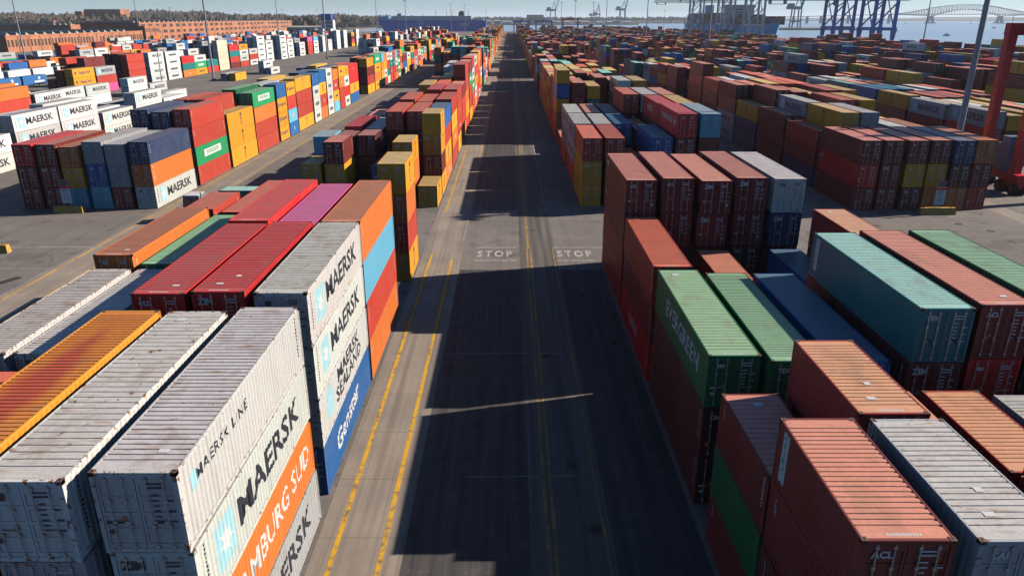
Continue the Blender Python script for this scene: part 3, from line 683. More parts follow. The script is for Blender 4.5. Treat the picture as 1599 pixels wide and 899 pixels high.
def door_marks(kind, L, dark):
    r = random.Random(kind); mi = 1 if dark else 0; out = []
    names = ['', '', 'ACL', 'CAI', 'TEX', 'ZIM', 'tex', 'GLD']
    nm = kind if isinstance(kind, str) else names[kind % 8]
    if isinstance(kind, str): r = random.Random(len(kind) * 7)
    if nm: out.append(T(nm, .42 if nm == 'ZIM' else .3, -.62, 2.12, mi, 0, .04))
    elif r.random() < .6: out.append((*rect(.24, .24), -.60, 2.1, 0, r.choice([mi, 2]), 0))
    for i in range(2): out.append((*rect(.50, .055), .56, 2.24 - .13 * i, 0, mi, 0))
    for i in range(6):
        w = r.uniform(.14, .24); out.append((*rect(w, .05), .50, 1.88 - .17 * i, 0, mi, 0)); out.append((*rect(.2, .05), .92, 1.88 - .17 * i, 0, mi, 0)) if i % 2 else None
    tri = [(-.1, -.08), (.1, -.08), (0, .1)], [(0, 1, 2)]
    if r.random() < .7: out.append((*tri, -.5 + r.uniform(-.2, .2), 1.15, 0, 4, 0))
    if r.random() < .6: out.append((*rect(.16, .16), r.choice([-.9, .1, .92]), .7, 0, r.choice([4, mi, mi]), 0))
    if r.random() < .6: out.append((*rect(.22, .09), -.92, 1.0, 0, mi, 0))
    out = [o for o in out if o]
    return out

# ------------------------------------------------------------------ words for each container
ORD = ['first', 'second', 'third', 'fourth', 'fifth', 'sixth', 'seventh', 'eighth', 'ninth', 'tenth', 'eleventh', 'twelfth', 'thirteenth', 'fourteenth', 'fifteenth', 'sixteenth', 'seventeenth', 'eighteenth', 'nineteenth', 'twentieth'] + ['distant'] * 80
def box_label(b, adj=''):
    top = b['n'] - 1 - b['t']
    tier = ('single' if b['n'] == 1 else 'topmost' if top == 0 else 'lowest' if b['t'] == 0 else 'second-from-top' if top == 1 else 'third-from-top' if top == 2 else 'fourth-from-top')
    words = C[b['col']][2]
    col = (adj + ' ' + words).strip()
    where = {'M': 'left of road', 'R': 'right of road', 'L2': 'beyond left lane', 'R3': 'beyond right lane', 'L3': 'beyond leftmost lane', 'R4': 'behind red crane',
             'L4': 'at leftmost lot', 'L6': 'behind left parking lot', 'L8': 'behind railway', 'L9': 'before brick warehouse', 'L10': 'at far left', 'L5': 'beside left parking lot', 'T': 'along railway', 'L7': 'at left edge'}.get(b['blk'], 'of block ' + {'R5': 'right of crane', 'R6': 'at right edge', 'R7': 'before quay', 'R8': 'on quay', 'R9': 'by water'}.get(b['blk'], 'far'))
    sec = 'past crossing' if b['sec'] else 'before crossing'
    if b['blk'] not in ('M', 'R'): sec = ''
    bay = b.get('half', '')
    s = f"{col} container, {tier} in {ORD[b['c']]} stack {where}, {ORD[b['row'] - 1]} row {sec}".strip()
    if bay: s = s.replace(' row', ' row ' + bay)
    return s
GROUPS = {'M': 'containers stacked left of the central road', 'R': 'containers stacked right of the central road', 'L2': 'containers stacked beyond the left lane', 'R3': 'containers stacked beyond the right lane',
          'L3': 'white containers at the far left'}
# lettering plan: (block, column, row, section, tier from the top) -> kind, adjective
PLAN = {('M',0,1,0,0): 'maerskline', ('M',0,1,0,1): 'maersk', ('M',0,1,0,2): 'sud', ('M',0,2,0,0): 'maersk', ('M',0,2,0,1): 'maersk', ('M',0,2,0,2): 'sealand', ('M',0,2,0,3): 'script',
        ('M',0,3,0,0): 'tex', ('M',0,3,0,3): 'tex', ('M',0,4,0,0): 'msc', ('M',0,4,0,3): 'msc', ('M',0,1,1,0): 'msc',
        ('R',0,3,0,0): 'ever', ('R',0,4,0,2): 'cosco', ('R',0,5,0,0): 'cai', ('R',0,5,0,1): 'cai', ('R',0,5,0,2): 'codes', ('R',0,2,0,0): 'tex', ('R',0,1,0,0): 'strip', ('R',3,3,0,0): 'strip',
        ('L2',0,1,1,2): 'maersk', ('L2',0,1,1,1): 'kline', ('L2',0,1,1,0): 'codes', ('L2',0,2,1,2): 'everbox', ('L2',0,2,1,3): 'codes', ('L2',0,2,1,0): 'tex', ('L2',0,2,1,1): 'tex', ('L2',0,4,1,0): 'everbox',
        ('R',4,1,1,0): 'hs', ('R3',0,1,1,1): 'cai', ('R3',0,1,1,0): 'tex'}
AUTO = {'y': 'msc', 'w': 'maersk', 'v': 'maersk', 'a': 'hapag', 'g': 'everbox', 'o': 'codes', 'r': 'codes', 'm': 'tex', 's': 'cosco', 'k': 'maersk', 'b': 'codes', 'n': 'codes', 't': 'codes', 'd': 'codes'}
DOORTXT = {('R',2,5,0,0): 'ZIM', ('R',2,5,0,1): 'ZIM', ('R',0,5,0,0): 'ACL', ('R',3,5,0,1): 'ACL', ('R3',0,1,1,0): 'ACL', ('R3',2,1,1,0): 'tex'}
WEAR = {'w': 1.0, 'v': .35, 'k': .9, 'A': .45, 'c': .6}
def setcol(o, rgb, wear): o.color = (rgb[0], rgb[1], rgb[2], wear)
ROOFTINT = random.Random(3)
def make_container(b, px, rank):
    L = b['L']; K = MESH[L]; wall, roof, _ = C[b['col']]
    rr = random.Random(rank * 17 + 3)
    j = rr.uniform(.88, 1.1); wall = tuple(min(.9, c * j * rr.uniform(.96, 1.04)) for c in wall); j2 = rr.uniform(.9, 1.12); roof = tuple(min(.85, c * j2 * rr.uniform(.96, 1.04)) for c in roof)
    wear = WEAR.get(b['col'], .3) * rr.uniform(.7, 1.1)
    root = empty('shipping_container', (b['x'], b['y'] + L / 2, b['z'] + .012)); root.scale = (1, 1, (b['h'] - .03) / HH); root.rotation_euler = (0, 0, rr.uniform(-.004, .004))
    key = (b['blk'], b['c'], b['row'], b['sec'], b['n'] - 1 - b['t'])
    kind = PLAN.get(key) or AUTO.get(b['col'])
    if L < 9: kind = {'maersk': 'maersk20', 'everbox': 'msc' if b['col'] == 'y' else 'codes', 'hs': 'codes', 'cosco': 'codes'}.get(kind, kind)
    elif kind == 'hapag': kind = 'hapag40'
    if kind == 'codes' and sum(wall) > 1.4: kind = 'codesb'
    adj = ''
    if kind in ('maersk', 'maersk20', 'sealand', 'maerskline', 'msc'): adj = 'black-lettered'
    elif kind in ('ever', 'sud', 'hs', 'cosco', 'script', 'everbox', 'cai'): adj = 'white-lettered'
    side = 1 if b['x'] < 0 else -1
    tag(root, box_label(b, adj if b.get('vis', True) and b['c'] == 0 else ''), 'shipping container', GROUPS.get(b['blk'], 'containers stacked across the yard'))
    def part(name, me, col=None, parent=root):
        o = bpy.data.objects.new(name, me); COL.objects.link(o); o.parent = parent
        if col is not None: setcol(o, col, wear)
        return o
    full = px > 210; blank_end = b.get('blank', False)
    if full:
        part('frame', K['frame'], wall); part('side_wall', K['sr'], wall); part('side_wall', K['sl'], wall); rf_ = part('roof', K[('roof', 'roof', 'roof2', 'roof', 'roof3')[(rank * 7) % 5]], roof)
        if b['col'] == 'A': rf_.material_slots[0].link = 'OBJECT'; rf_.material_slots[0].material = M_ROOF_A
        part('end_wall', K['end'], wall)
        if blank_end: part('end_wall', K['endf'], wall)
        else:
            for dn, rods in (('dl', K['rods'][:2]), ('dr', K['rods'][2:])):
                d = part('door', K[dn], wall)
                for r_ in rods: part('lock_rod', r_, None, d)
            dk = DOORTXT.get(key, rank % 8); dm = ('dm', dk, L, sum(wall) > 1.4)
            if dm not in _let: _let[dm] = lettering(door_marks(dk, L, sum(wall) > 1.4), 'd', L)
            part('door_marking', _let[dm])
        if px > 700:
            ck = ('roofmark', rank % 5, L)
            if ck not in _let:
                r2 = random.Random(rank); vv = []; ff = []
                def rq(cx, cy_, w, h, z=HH + .004):
                    n = len(vv); vv.extend([(cx-w, cy_-h, z), (cx+w, cy_-h, z), (cx+w, cy_+h, z), (cx-w, cy_+h, z)]); ff.append((n, n+1, n+2, n+3))
                xx = -.45
                while xx < .45: rq(xx, -L/2 + .26, .028, .05, HH - .008); xx += .085
                if rank % 5 in (0, 3): rq(r2.uniform(-.6, .6), -L/2 + 1.1, .16, .10)
                if rank % 5 == 3: rq(r2.uniform(-.6, .6), -L/2 + 2.2, .12, .12)
                if rank % 5 == 1: rq(r2.uniform(-.5, .7), L/2 - .9, .2, .16)
                me_ = bpy.data.meshes.new('roof_marking'); me_.from_pydata(vv, [], ff); me_.materials.append(M_WHITE); _let[ck] = me_
            part('roof_marking', _let[ck])
        if px > 1500:
            for cm in K['cast']: part('corner_casting', cm)
    else:
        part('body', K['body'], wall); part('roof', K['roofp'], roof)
        if px > 60: part('door', K['drp'], wall); part('door', K['dlp'], wall)
    if kind in LET and (b['c'] == 0 or b['blk'] in ('R3', 'R4', 'L3', 'L5', 'R') or b['t'] == b['n'] - 1) and px > 40:
        k = (kind, side, L, px > 900)
        if k not in _let: _let[k] = lettering(LET[kind](L), side, L, px > 900)
        part('lettering', _let[k])
    return root
# 20-foot boxes sharing a row number get a word for which half they stand in
halfkey = {}
for b in BOX:
    if b['L'] < 9: halfkey.setdefault((b['blk'], b['c'], b['row'], b['sec']), set()).add(round(b['y']))
for b in BOX:
    if b['L'] < 9:
        s_ = sorted(halfkey[(b['blk'], b['c'], b['row'], b['sec'])])
        if len(s_) > 1: b['half'] = 'nearer half' if round(b['y']) == s_[0] else 'farther half'
for b in BOX:
    if b['blk'] == 'M' and b['sec'] == 1 and b['L'] < 9 and b['c'] == 0 and b['y'] > 95 and b['col'] in 'ym': b['blank'] = b['t'] == 3
for rank, (px, i) in enumerate(IND): make_container(BOX[i], px, rank)

# every other box of the yard, one mesh
def far_stacks():
    v = []; f = []; cols = []; rr = random.Random(21)
    idx = [i for i in range(len(BOX)) if i not in IND_SET]
    for i in idx:
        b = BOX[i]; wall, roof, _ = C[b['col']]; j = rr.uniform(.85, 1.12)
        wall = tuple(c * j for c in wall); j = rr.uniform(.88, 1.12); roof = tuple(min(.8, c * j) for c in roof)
        x0, x1, y0, y1, z0, z1 = b['x'] - 1.2, b['x'] + 1.2, b['y'], b['y'] + b['L'], b['z'] + .03, b['z'] + b['h'] - .03
        n = len(v); v += [(x0,y0,z0),(x1,y0,z0),(x1,y1,z0),(x0,y1,z0),(x0,y0,z1),(x1,y0,z1),(x1,y1,z1),(x0,y1,z1)]
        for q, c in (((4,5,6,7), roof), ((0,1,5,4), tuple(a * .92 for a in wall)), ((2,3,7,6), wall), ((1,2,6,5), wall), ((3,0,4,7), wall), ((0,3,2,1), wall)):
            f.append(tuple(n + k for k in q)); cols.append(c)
        if b['y'] < 380:
            lum = sum(wall); pale = tuple(min(.6, c * .6 + .16) for c in wall); yy = y0 - .012
            for xr, ww in ((-.78, .03), (-.33, .03), (.33, .03), (.78, .03)):
                n = len(v); v += [(b['x'] + xr - ww, yy, z0 + .15), (b['x'] + xr + ww, yy, z0 + .15), (b['x'] + xr + ww, yy, z1 - .15), (b['x'] + xr - ww, yy, z1 - .15)]; f.append((n, n+1, n+2, n+3)); cols.append(pale)
            for q in range(rr.choice([1, 2, 3])):
                xr, zr, ww, hh_ = rr.choice([-.6, .55, .6]), rr.uniform(.35, .9), rr.uniform(.08, .28), rr.uniform(.04, .12); zc = z0 + (z1 - z0) * zr; n = len(v)
                v += [(b['x'] + xr - ww, yy - .004, zc - hh_), (b['x'] + xr + ww, yy - .004, zc - hh_), (b['x'] + xr + ww, yy - .004, zc + hh_), (b['x'] + xr - ww, yy - .004, zc + hh_)]
                f.append((n, n+1, n+2, n+3)); cols.append(rr.choice([(.6, .6, .6), (.6, .6, .6), (.8, .3, .05), (.1, .1, .12)]))
        if b['y'] < 520 and (b['c'] == 0 or b['t'] == b['n'] - 1):
            sd_ = 1 if b['x'] < 0 else -1; xs = (x1 + .012) if sd_ > 0 else (x0 - .012); ym = (y0 + y1) / 2; zm = (z0 + z1) / 2
            if b['col'] in 'wvk': w_, h_, cc = b['L'] * .26, .38, (.12, .13, .15)
            elif b['col'] == 'y': w_, h_, cc = .4, .85, (.07, .05, .03)
            elif b['col'] == 'g': w_, h_, cc = 3.0, .42, (.7, .72, .7)
            elif b['col'] == 'a': w_, h_, cc = b['L'] * .22, .3, (.15, .08, .12)
            elif rr.random() < .35: w_, h_, cc = rr.choice([.3, .9]), .3, (.55, .5, .48)
            else: continue
            n = len(v); v += [(xs, ym - w_, zm - h_), (xs, ym + w_, zm - h_), (xs, ym + w_, zm + h_), (xs, ym - w_, zm + h_)]
            f.append((n, n+1, n+2, n+3) if sd_ > 0 else (n+3, n+2, n+1, n)); cols.append(cc)
    me = bpy.data.meshes.new('container_stacks'); me.from_pydata(v, [], f); me.materials.append(M_STACK)
    at = me.attributes.new('paint', 'FLOAT_COLOR', 'FACE')
    at.data.foreach_set('color', [k for c in cols for k in (*c, 1.0)])
    o = link('container_stacks', me); tag(o, 'great mass of stacked multicoloured shipping containers filling the distant yard', 'container stacks', kind='stuff')
    return o
far_stacks()
print('boxes', len(BOX), 'individual', len(IND), 'smallest px', IND[-1][0], 'full', sum(1 for p, _ in IND if p > 420))

# ------------------------------------------------------------------ light masts
M_CONC = plain('old_concrete', (.30, .28, .25), .85, var=.3)
M_MAST = plain('weathered_mast', (.30, .32, .36), .5, .2, var=.2)
M_MASTDARK = plain('dark_mast', (.10, .11, .13), .5, .2, var=.1)
def mast(x, y, r, h, label, mat=M_MAST, arms=6):
    t = empty('light_mast', (x, y, 0)); tag(t, label, 'light mast', 'tall light masts of the yard')
    b = MB(); b.tube((0, 0, .6), (0, 0, h), r, r * .6, n=12); b.build('pole', mat, t)
    b = MB(); b.box((-r * 1.6, -r * 1.6, 0), (r * 1.6, r * 1.6, .62)); b.build('footing', M_CONC, t)
    b = MB()
    b.tube((0, 0, h), (0, 0, h + .5), 1.1, 1.1, n=12)
    b.build('lamp_ring', M_MASTDARK, t)
    b = MB()
    for i in range(arms):
        a = 2 * math.pi * i / arms; b.box((math.cos(a) * 1.5 - .35, math.sin(a) * 1.5 - .35, h - .1), (math.cos(a) * 1.5 + .35, math.sin(a) * 1.5 + .35, h + .35))
    b.build('floodlights', M_STEEL, t)
    return t
M_YCONC = plain('yellow_concrete', (.62, .36, .07), .8, var=.35, scale=3)
for x, y, r, lab in ((-261.8, 409.5, .42, 'light mast before the brick warehouse, leftmost of all'), (-366.9, 759, .5, 'light mast at the dark gable of the long brick warehouse'),
        (-114.5, 290, .42, 'grey light mast in the sunlit left parking lot'), (-207, 686, .45, 'light mast behind the tall white stacks'),
        (-108, 448, .42, 'light mast standing beside the magenta topped stack'), (-146.7, 848, .45, 'light mast in front of the blue ship bow'),
        (-121.8, 901, .45, 'second light mast before the blue ship'), (-88.7, 1160, .38, 'light mast by the white letters of the blue ship'), (-70, 1200, .38, 'light mast at the stern of the blue ship'),
        (68.6, 1029, .4, 'thin light mast beyond the right stacks, left of its neighbours'), (76.2, 900, .4, 'thin light mast left of the distant red gantry'),
        (110, 1020, .42, 'thin light mast right of the distant red gantry'), (95.1, 760, .45, 'light mast halfway down the right stacks'),
        (110.4, 620, .5, 'light mast left of the white quay cranes'), (112, 430, .62, 'stout light mast before the white quay cranes'),
        (299, 735, .42, 'light mast left of the blue quay cranes'), (282, 520, .48, 'dark light mast between blue cranes and bridge')):
    mast(x, y, r, 41, lab)
mast(63.2, 102.7, .46, 38, 'thick grey light mast beside the red gantry crane', M_MAST)
for i, (x, y, lab) in enumerate(((-430, 1240, 'low light mast before wooded hills, nearer the brick warehouse'), (-560, 1300, 'low light mast before wooded hills, leftmost'), (-470, 1150, 'low light mast before wooded hills, beside two others'),
        (-330, 1120, 'low light mast left of the white office tower'), (-300, 1200, 'low light mast right of the white office tower'), (60, 1280, 'low light mast at the far end of the road'), (-40, 1285, 'low light mast left of the far road end'), (250, 1250, 'low light mast behind the quay stacks'),
        (-395, 900, 'slim light mast between warehouse and hills'), (-180, 1240, 'slim light mast above the ship deck'))):
    t = mast(x, y, .28, 33, lab, arms=4)

# ------------------------------------------------------------------ red rubber tyred gantry crane
M_RED = None
def red_mat():
    m, N, L, B = new_mat('scuffed_red_paint'); tc = N.new('ShaderNodeTexCoord')
    n = noise(N, L, mapping(N, L, tc.outputs['Object'], (1.3, 1.3, .8)), 1.6, 6, .7)
    e = noise(N, L, tc.outputs['Object'], .5, 4)
    c = mixc(N, L, ramp(N, L, e, .35, .7), (.85, .012, .02), (.72, .02, .025))
    c = mixc(N, L, ramp(N, L, n, .60, .63, 0, .85), c, (.58, .40, .38))
    L.new(c, B.inputs['Base Color']); B.inputs['Roughness'].default_value = .45; return m
M_RED = red_mat()
M_GREYBLUE = plain('grey_blue_machinery', (.17, .23, .31), .5, var=.25)
gc = empty('gantry_crane', (69.5, 98.5, 0)); tag(gc, 'scuffed red rubber tyred gantry crane at the right edge', 'gantry crane')
SP = 24.0
for sx in (0, SP):
    for yy in (0.0, 7.4):
        b = MB(); b.hexa([(sx-.5, yy-.5, 2.76), (sx+.5, yy-.5, 2.76), (sx+.5, yy+.5, 2.76), (sx-.5, yy+.5, 2.76), (sx-.62, yy-.55, 20.49), (sx+.62, yy-.55, 20.49), (sx+.62, yy+.55, 20.49), (sx-.62, yy+.55, 20.49)])
        lg = b.build('leg', M_RED, gc)
    b = MB(); b.box((sx-.8, -1.8, 1.75), (sx+.8, 9.2, 2.75)); b.build('sill_beam', M_RED, gc)
    for yy in (-1.2, 1.6, 5.8, 8.6):
        b = MB(); b.tube((sx-.95, yy, .8), (sx-.3, yy, .8), .8, n=20); b.tube((sx+.3, yy, .8), (sx+.95, yy, .8), .8, n=20); w = b.build('wheel', M_TYRE, gc)
        b = MB(); b.tube((sx-.98, yy, .8), (sx+.98, yy, .8), .35, n=12); b.build('hub', M_RED, w)
    for yy in (.2, 7.2):
        b = MB(); b.box((sx-.6, yy-2.0, .95), (sx+.6, yy+2.0, 1.75)); b.build('bogie', M_RED, gc)
for yy in (0.0, 7.4):
    b = MB(); b.box((-.7, yy-.6, 20.5), (SP+.7, yy+.6, 22.1)); b.build('girder', M_RED, gc)
    b = MB()
    for i in range(14): b.tube((-.6 + i * 1.9, yy - .5, 22.1), (-.6 + i * 1.9, yy - .5, 23.1), .03, n=5)
    b.tube((-.6, yy - .5, 23.1), (SP+.1, yy - .5, 23.1), .035, n=5); b.tube((-.6, yy - .5, 22.6), (SP+.1, yy - .5, 22.6), .025, n=5)
    b.build('handrail', M_MASTDARK, gc)
b = MB(); b.box((7, .7, 22.15), (12, 6.7, 24.2)); b.box((8, 1, 24.2), (11, 5, 25.2)); tr = b.build('trolley', M_GREYBLUE, gc)
b = MB(); b.box((12.1, 2.6, 18.3), (14.0, 4.6, 20.4)); cb = b.build('cab', M_GREYBLUE, gc)
b = MB(); b.box((12.2, 2.56, 19.0), (13.9, 2.6, 20.1)); b.build('window', M_GLASS, cb)
b = MB(); b.tube((-.6, -.5, 19.4), (-1.1, -.5, 19.9), .1, n=8); b.tube((-1.1, -.5, 19.9), (-.75, -.5, 23.9), .1, n=8); b.tube((-.75, -.5, 23.9), (-.95, -.5, 24.15), .1, n=8); b.tube((-.95, -.5, 24.15), (-1.3, -.5, 24.1), .1, n=8); b.build('cable_guide', M_MASTDARK, gc)
b = MB(); b.box((-.7, 1.2, 2.8), (1.5, 4.0, 6.4)); b.box((-.6, 4.2, 2.8), (1.4, 6.4, 5.2)); b.box((-.5, 1.5, 6.4), (1.2, 3.5, 7.4)); b.build('engine_house', M_GREYBLUE, gc)
b = MB()
for i in range(16): b.box((-.95, 7.4-1.15, 3.2 + i * 1.1), (-.85, 7.4-.62, 3.25 + i * 1.1))
b.tube((-.9, 7.4-1.35, 3), (-.9, 7.4-1.35, 20.6), .04, n=5); b.tube((-.9, 7.4-.8, 3), (-.9, 7.4-.8, 20.6), .04, n=5); b.build('ladder', M_RED, gc)

# ------------------------------------------------------------------ yard tractor pulling a teal container along the cross street
M_CABW = plain('tractor_paint', (.20, .22, .24), .4, var=.2)
tk = empty('yard_tractor', (-38.7, 84.8, 0)); tag(tk, 'small dark cabbed yard tractor with trailer driving along the cross street', 'yard tractor')
b = MB(); b.hexa([(-.2, -1.15, .95), (1.9, -1.15, .95), (1.9, 1.15, .95), (-.2, 1.15, .95), (0.05, -1.05, 3.05), (1.85, -1.05, 3.05), (1.85, 1.05, 3.05), (0.05, 1.05, 3.05)]); cb = b.build('cab', M_CABW, tk)
b = MB(); b.box((.25, -1.17, 1.9), (1.0, -1.12, 2.8)); b.box((1.12, -1.17, 1.9), (1.75, -1.12, 2.8)); b.build('window', M_GLASS, cb)
b = MB(); b.hexa([(-.12, -.95, 1.9), (-.08, -.95, 1.9), (-.08, .95, 1.9), (-.12, .95, 1.9), (-.02, -.9, 2.85), (.02, -.9, 2.85), (.02, .9, 2.85), (-.02, .9, 2.85)]); b.build('windscreen', M_GLASS, cb)
b = MB(); b.box((.1, -1.06, 3.06), (1.8, 1.06, 3.14)); b.build('cab_roof', M_WHITE, cb)
b = MB(); b.tube((2.15, -.95, 1.0), (2.15, -.95, 3.5), .09, n=8); b.build('exhaust', M_STEEL, tk)
b = MB(); b.box((-.6, -1.1, .55), (5.2, 1.1, .95)); b.box((-.75, -1.15, .45), (-.6, 1.15, .95)); b.build('chassis', M_MASTDARK, tk)
b = MB(); b.box((3.0, -.5, .96), (16.2, -.3, 1.2)); b.box((3.0, .3, .96), (16.2, .5, 1.2)); b.box((4, -1.2, 1.0), (4.2, 1.2, 1.19)); b.box((15.8, -1.2, 1.0), (16.0, 1.2, 1.19)); b.build('trailer_frame', M_MASTDARK, tk)
for xx in (.4, 4.2, 13.4, 14.7):
    for sy in (-1, 1):
        b = MB(); ya, yb = sorted((sy * 1.2, sy * .75)); b.tube((xx, ya, .52), (xx, yb, .52), .52, n=18); w = b.build('wheel', M_TYRE, tk)
        b = MB(); b.tube((xx, sy * 1.16, .52), (xx, sy * 1.215, .52), .24, n=12); b.build('rim', M_STEEL, w)
b = MB()
for sy in (-1, 1): b.box((-.66, sy * .8 - .12, .62), (-.8 + .03, sy * .8 + .12, .8))
b.build('headlight', M_WHITE, tk)
tb = dict(x=-28.6, y=84.8 - 6.095, L=12.19, z=1.2, h=2.6, col='t', blk='M', c=9, t=0, n=1, row=1, sec=1)
tc_ = make_container(tb, 900, 901); tc_.rotation_euler = (0, 0, R(90)); tc_.location = (-28.2, 84.8, 1.205)
tag(tc_, 'teal container riding crosswise on the yard tractor trailer in the cross street', 'shipping container')
del tc_['group']

# ------------------------------------------------------------------ concrete blocks with row signs
def block_sign(x, y, lab_b, lab_s, rows, w=4.6, sign=True):
    t = empty('concrete_block', (x, y, 0)); tag(t, lab_b, 'concrete block', 'yellow painted concrete blocks')
    b = MB(); b.hexa([(-w/2, -.38, 0), (w/2, -.38, 0), (w/2, .38, 0), (-w/2, .38, 0), (-w/2 + .06, -.27, .85), (w/2 - .06, -.27, .85), (w/2 - .06, .27, .85), (-w/2 + .06, .27, .85)]); b.build('block', M_YCONC, t)
    b = MB()
    for xx in (-w/2 + .5, w/2 - .5): b.tube((xx, 0, .85), (xx, 0, .97), .07, n=8)
    b.build('lifting_lug', M_CAST, t)
    if not sign: return
    s = empty('row_sign', (x, y - .05, .86)); tag(s, lab_s, 'sign', 'white row signs before the stacks')
    b = MB(); b.tube((-.35, .06, 0), (-.35, .06, 3.3), .04, n=8); b.tube((.35, .06, 0), (.35, .06, 3.3), .04, n=8); b.build('post', M_STEEL, s)
    b = MB(); b.box((-.62, -.02, .35), (.62, .03, 2.5)); b.build('board', M_WHITE, s)
    b = MB(); b.box((-.5, -.02, 2.62), (.5, .03, 3.3)); b.build('emblem_board', M_MASTDARK, s)
    b = MB(); b.box((-.62, -.026, 2.2), (.62, -.0205, 2.48)); b.build('red_band', M_RED, s)
    V = []; Fc = []
    for i, txt in enumerate(rows):
        vs, fs = text_mesh(txt, .36, .03, 1.0); n = len(V); V += [(vx, -.028, 1.95 - .36 * i + vy) for vx, vy in vs]; Fc += [tuple(n + k for k in f_) for f_ in fs]
    me = bpy.data.meshes.new('lettering'); me.from_pydata(V, [], Fc); link('lettering', me, s, mat=M_BLACK)
block_sign(-55.0, 88.0, 'yellow concrete block before the left roadside stacks', 'white row sign standing before the left roadside stacks', ['B P', '----', '----', 'C C'], 3.6)
block_sign(52.8, 86.9, 'yellow concrete block before the right roadside stacks', 'white row sign standing before the right roadside stacks', ['B P', '----', '----', 'C C'], 4.4)
block_sign(-54.2, 71.6, 'yellow concrete block at the left edge beside the cross street', '', [], 4.6, False)
M_IRON = plain('cast_iron', (.05, .045, .04), .7, var=.3)
for x, y, lab in ((52.9, 82.3, 'round manhole cover in the cross street, nearer the right stacks'), (54.8, 79.3, 'round manhole cover in the cross street, nearer the camera')):
    t = empty('manhole_cover', (x, y, 0)); tag(t, lab, 'manhole cover', 'manhole covers')
    b = MB(); b.tube((0, 0, .0), (0, 0, .016), .55, n=28); b.build('lid', M_IRON, t)
    b = MB(); b.tube((0, 0, .0), (0, 0, .010), .72, n=28); b.build('rim', M_CONC, t)
# rubbish and drain grates on the road
tag(strips('tar_patch', [(-1.5, 60, 1.0, 60.2, 1.2), (-38, 78.5, -33, 78.8, 1.6), (-47, 62, -46, 64, .9), (24, 79, 28, 78.7, 1.4), (-2.8, 44, -2.2, 46, .8)], plain('tar', (.045, .04, .038), .8, var=.1), .006), kind='structure')

# ------------------------------------------------------------------ brick warehouses
M_BRICK = plain('orange_brick', (.52, .215, .115), .85, var=.35, scale=.07, dirt=(.26, .10, .06))
M_DBRICK = plain('shaded_end_brick', (.26, .09, .06), .85, var=.2, scale=.12)
M_ROOFW = plain('pale_flat_roof', (.48, .45, .40), .85, var=.3, scale=.05, dirt=(.2, .19, .18))
M_WIN = plain('dusty_window', (.07, .055, .05), .3, var=.3)
RW = random.Random(77)
def warehouse(name, x1, w, y0, y1, h, label, rows, nwin, z0=0, parapet=.8, winh=2.4, wmat=M_BRICK, windows_front=0, cat='warehouse', saw=True):
    t = empty(name, (x1, y0, z0)); tag(t, label, cat)
    L = y1 - y0; b = MB(); b.box((-w, 0, 0), (0, L, h)); wl_ = b.build('wall', wmat, t)
    b = MB(); b.box((-w + .5, .5, h + .02), (-.5, L - .5, h + .35)); rf = b.build('roof', M_ROOFW, t)
    b = MB()
    if saw:
        k = 8.0
        while k < L - 10:
            b.hexa([(-w * .85, k, h + .36), (-w * .15, k, h + .36), (-w * .15, k + 4.5, h + .36), (-w * .85, k + 4.5, h + .36), (-w * .85, k, h + 2.2), (-w * .15, k, h + 2.2), (-w * .15, k + .3, h + 2.2), (-w * .85, k + .3, h + 2.2)]); k += 11
        b.build('roof_lantern', M_ROOFW, rf)
    b = MB(); b.box((-.45, .0, h), (.12, L, h + parapet)); b.box((-w, -.12, h), (-.46, .35, h + parapet)); b.build('parapet', wmat, t)
    b = MB(); k = 0.0
    while k < L: b.box((0.0, k, 0), (.35, k + .8, h - .1)); k += L / nwin * 3 if nwin else 10
    b.build('pilasters', wmat, t)
    for r_ in range(rows):
        zc = h * (r_ + .62) / rows - (.6 if rows == 1 else .2)
        for i in range(nwin):
            yc = L * (i + .5) / nwin
            ww = L / nwin * RW.choice([.22, .27, .27, .3])
            if RW.random() < .07: continue
            b = MB(); b.box((.004, yc - ww, zc - winh / 2), (.10, yc + ww, zc + winh / 2)); b.build('window', M_WIN, t)
    for i in range(windows_front):
        xc = -w * (i + .5) / windows_front
        b = MB(); b.box((xc - 1, -.1, h * .45), (xc + 1, -.004, h * .7)); b.build('window', M_WIN, t)
    return t
warehouse('brick_warehouse', -345, 75, 523, 720, 10.5, 'low orange brick warehouse with pale roof, nearest at upper left', 1, 46, winh=4.6)
warehouse('brick_warehouse', -343, 30, 721, 751, 14.5, 'narrow taller brick block joined to the low warehouse', 2, 9, winh=3, saw=False)
warehouse('brick_warehouse', -366, 58, 759, 1290, 17.5, 'long orange brick warehouse with three storeys of windows', 3, 33, winh=3.0, windows_front=6)
warehouse('brick_warehouse', -487, 150, 852, 905, 14.5, 'far brick warehouse with long dark front at upper left', 1, 6, winh=3.2, windows_front=20)
warehouse('hospital_building', -806, 74, 1600, 1640, 24, 'big tan brick hospital building on the wooded hill', 4, 6, z0=14, winh=2.4, windows_front=14, cat='building', saw=False)
warehouse('hospital_wing', -784, 22, 1580, 1598, 15, 'orange brick wing standing right of the hilltop hospital', 2, 4, z0=12, winh=2, windows_front=5, cat='building', saw=False)
warehouse('hospital_tower', -880, 14, 1590, 1602, 22, 'narrow tan tower left of the hilltop hospital', 4, 2, z0=12, winh=1.8, windows_front=3, cat='building', saw=False)
warehouse('tan_building', 120, 60, 2750, 2790, 30, 'boxy tan building across the water at the road end', 3, 4, z0=1, winh=4, windows_front=8, cat='building', saw=False, wmat=plain('tan_cladding', (.55, .42, .27), .8))
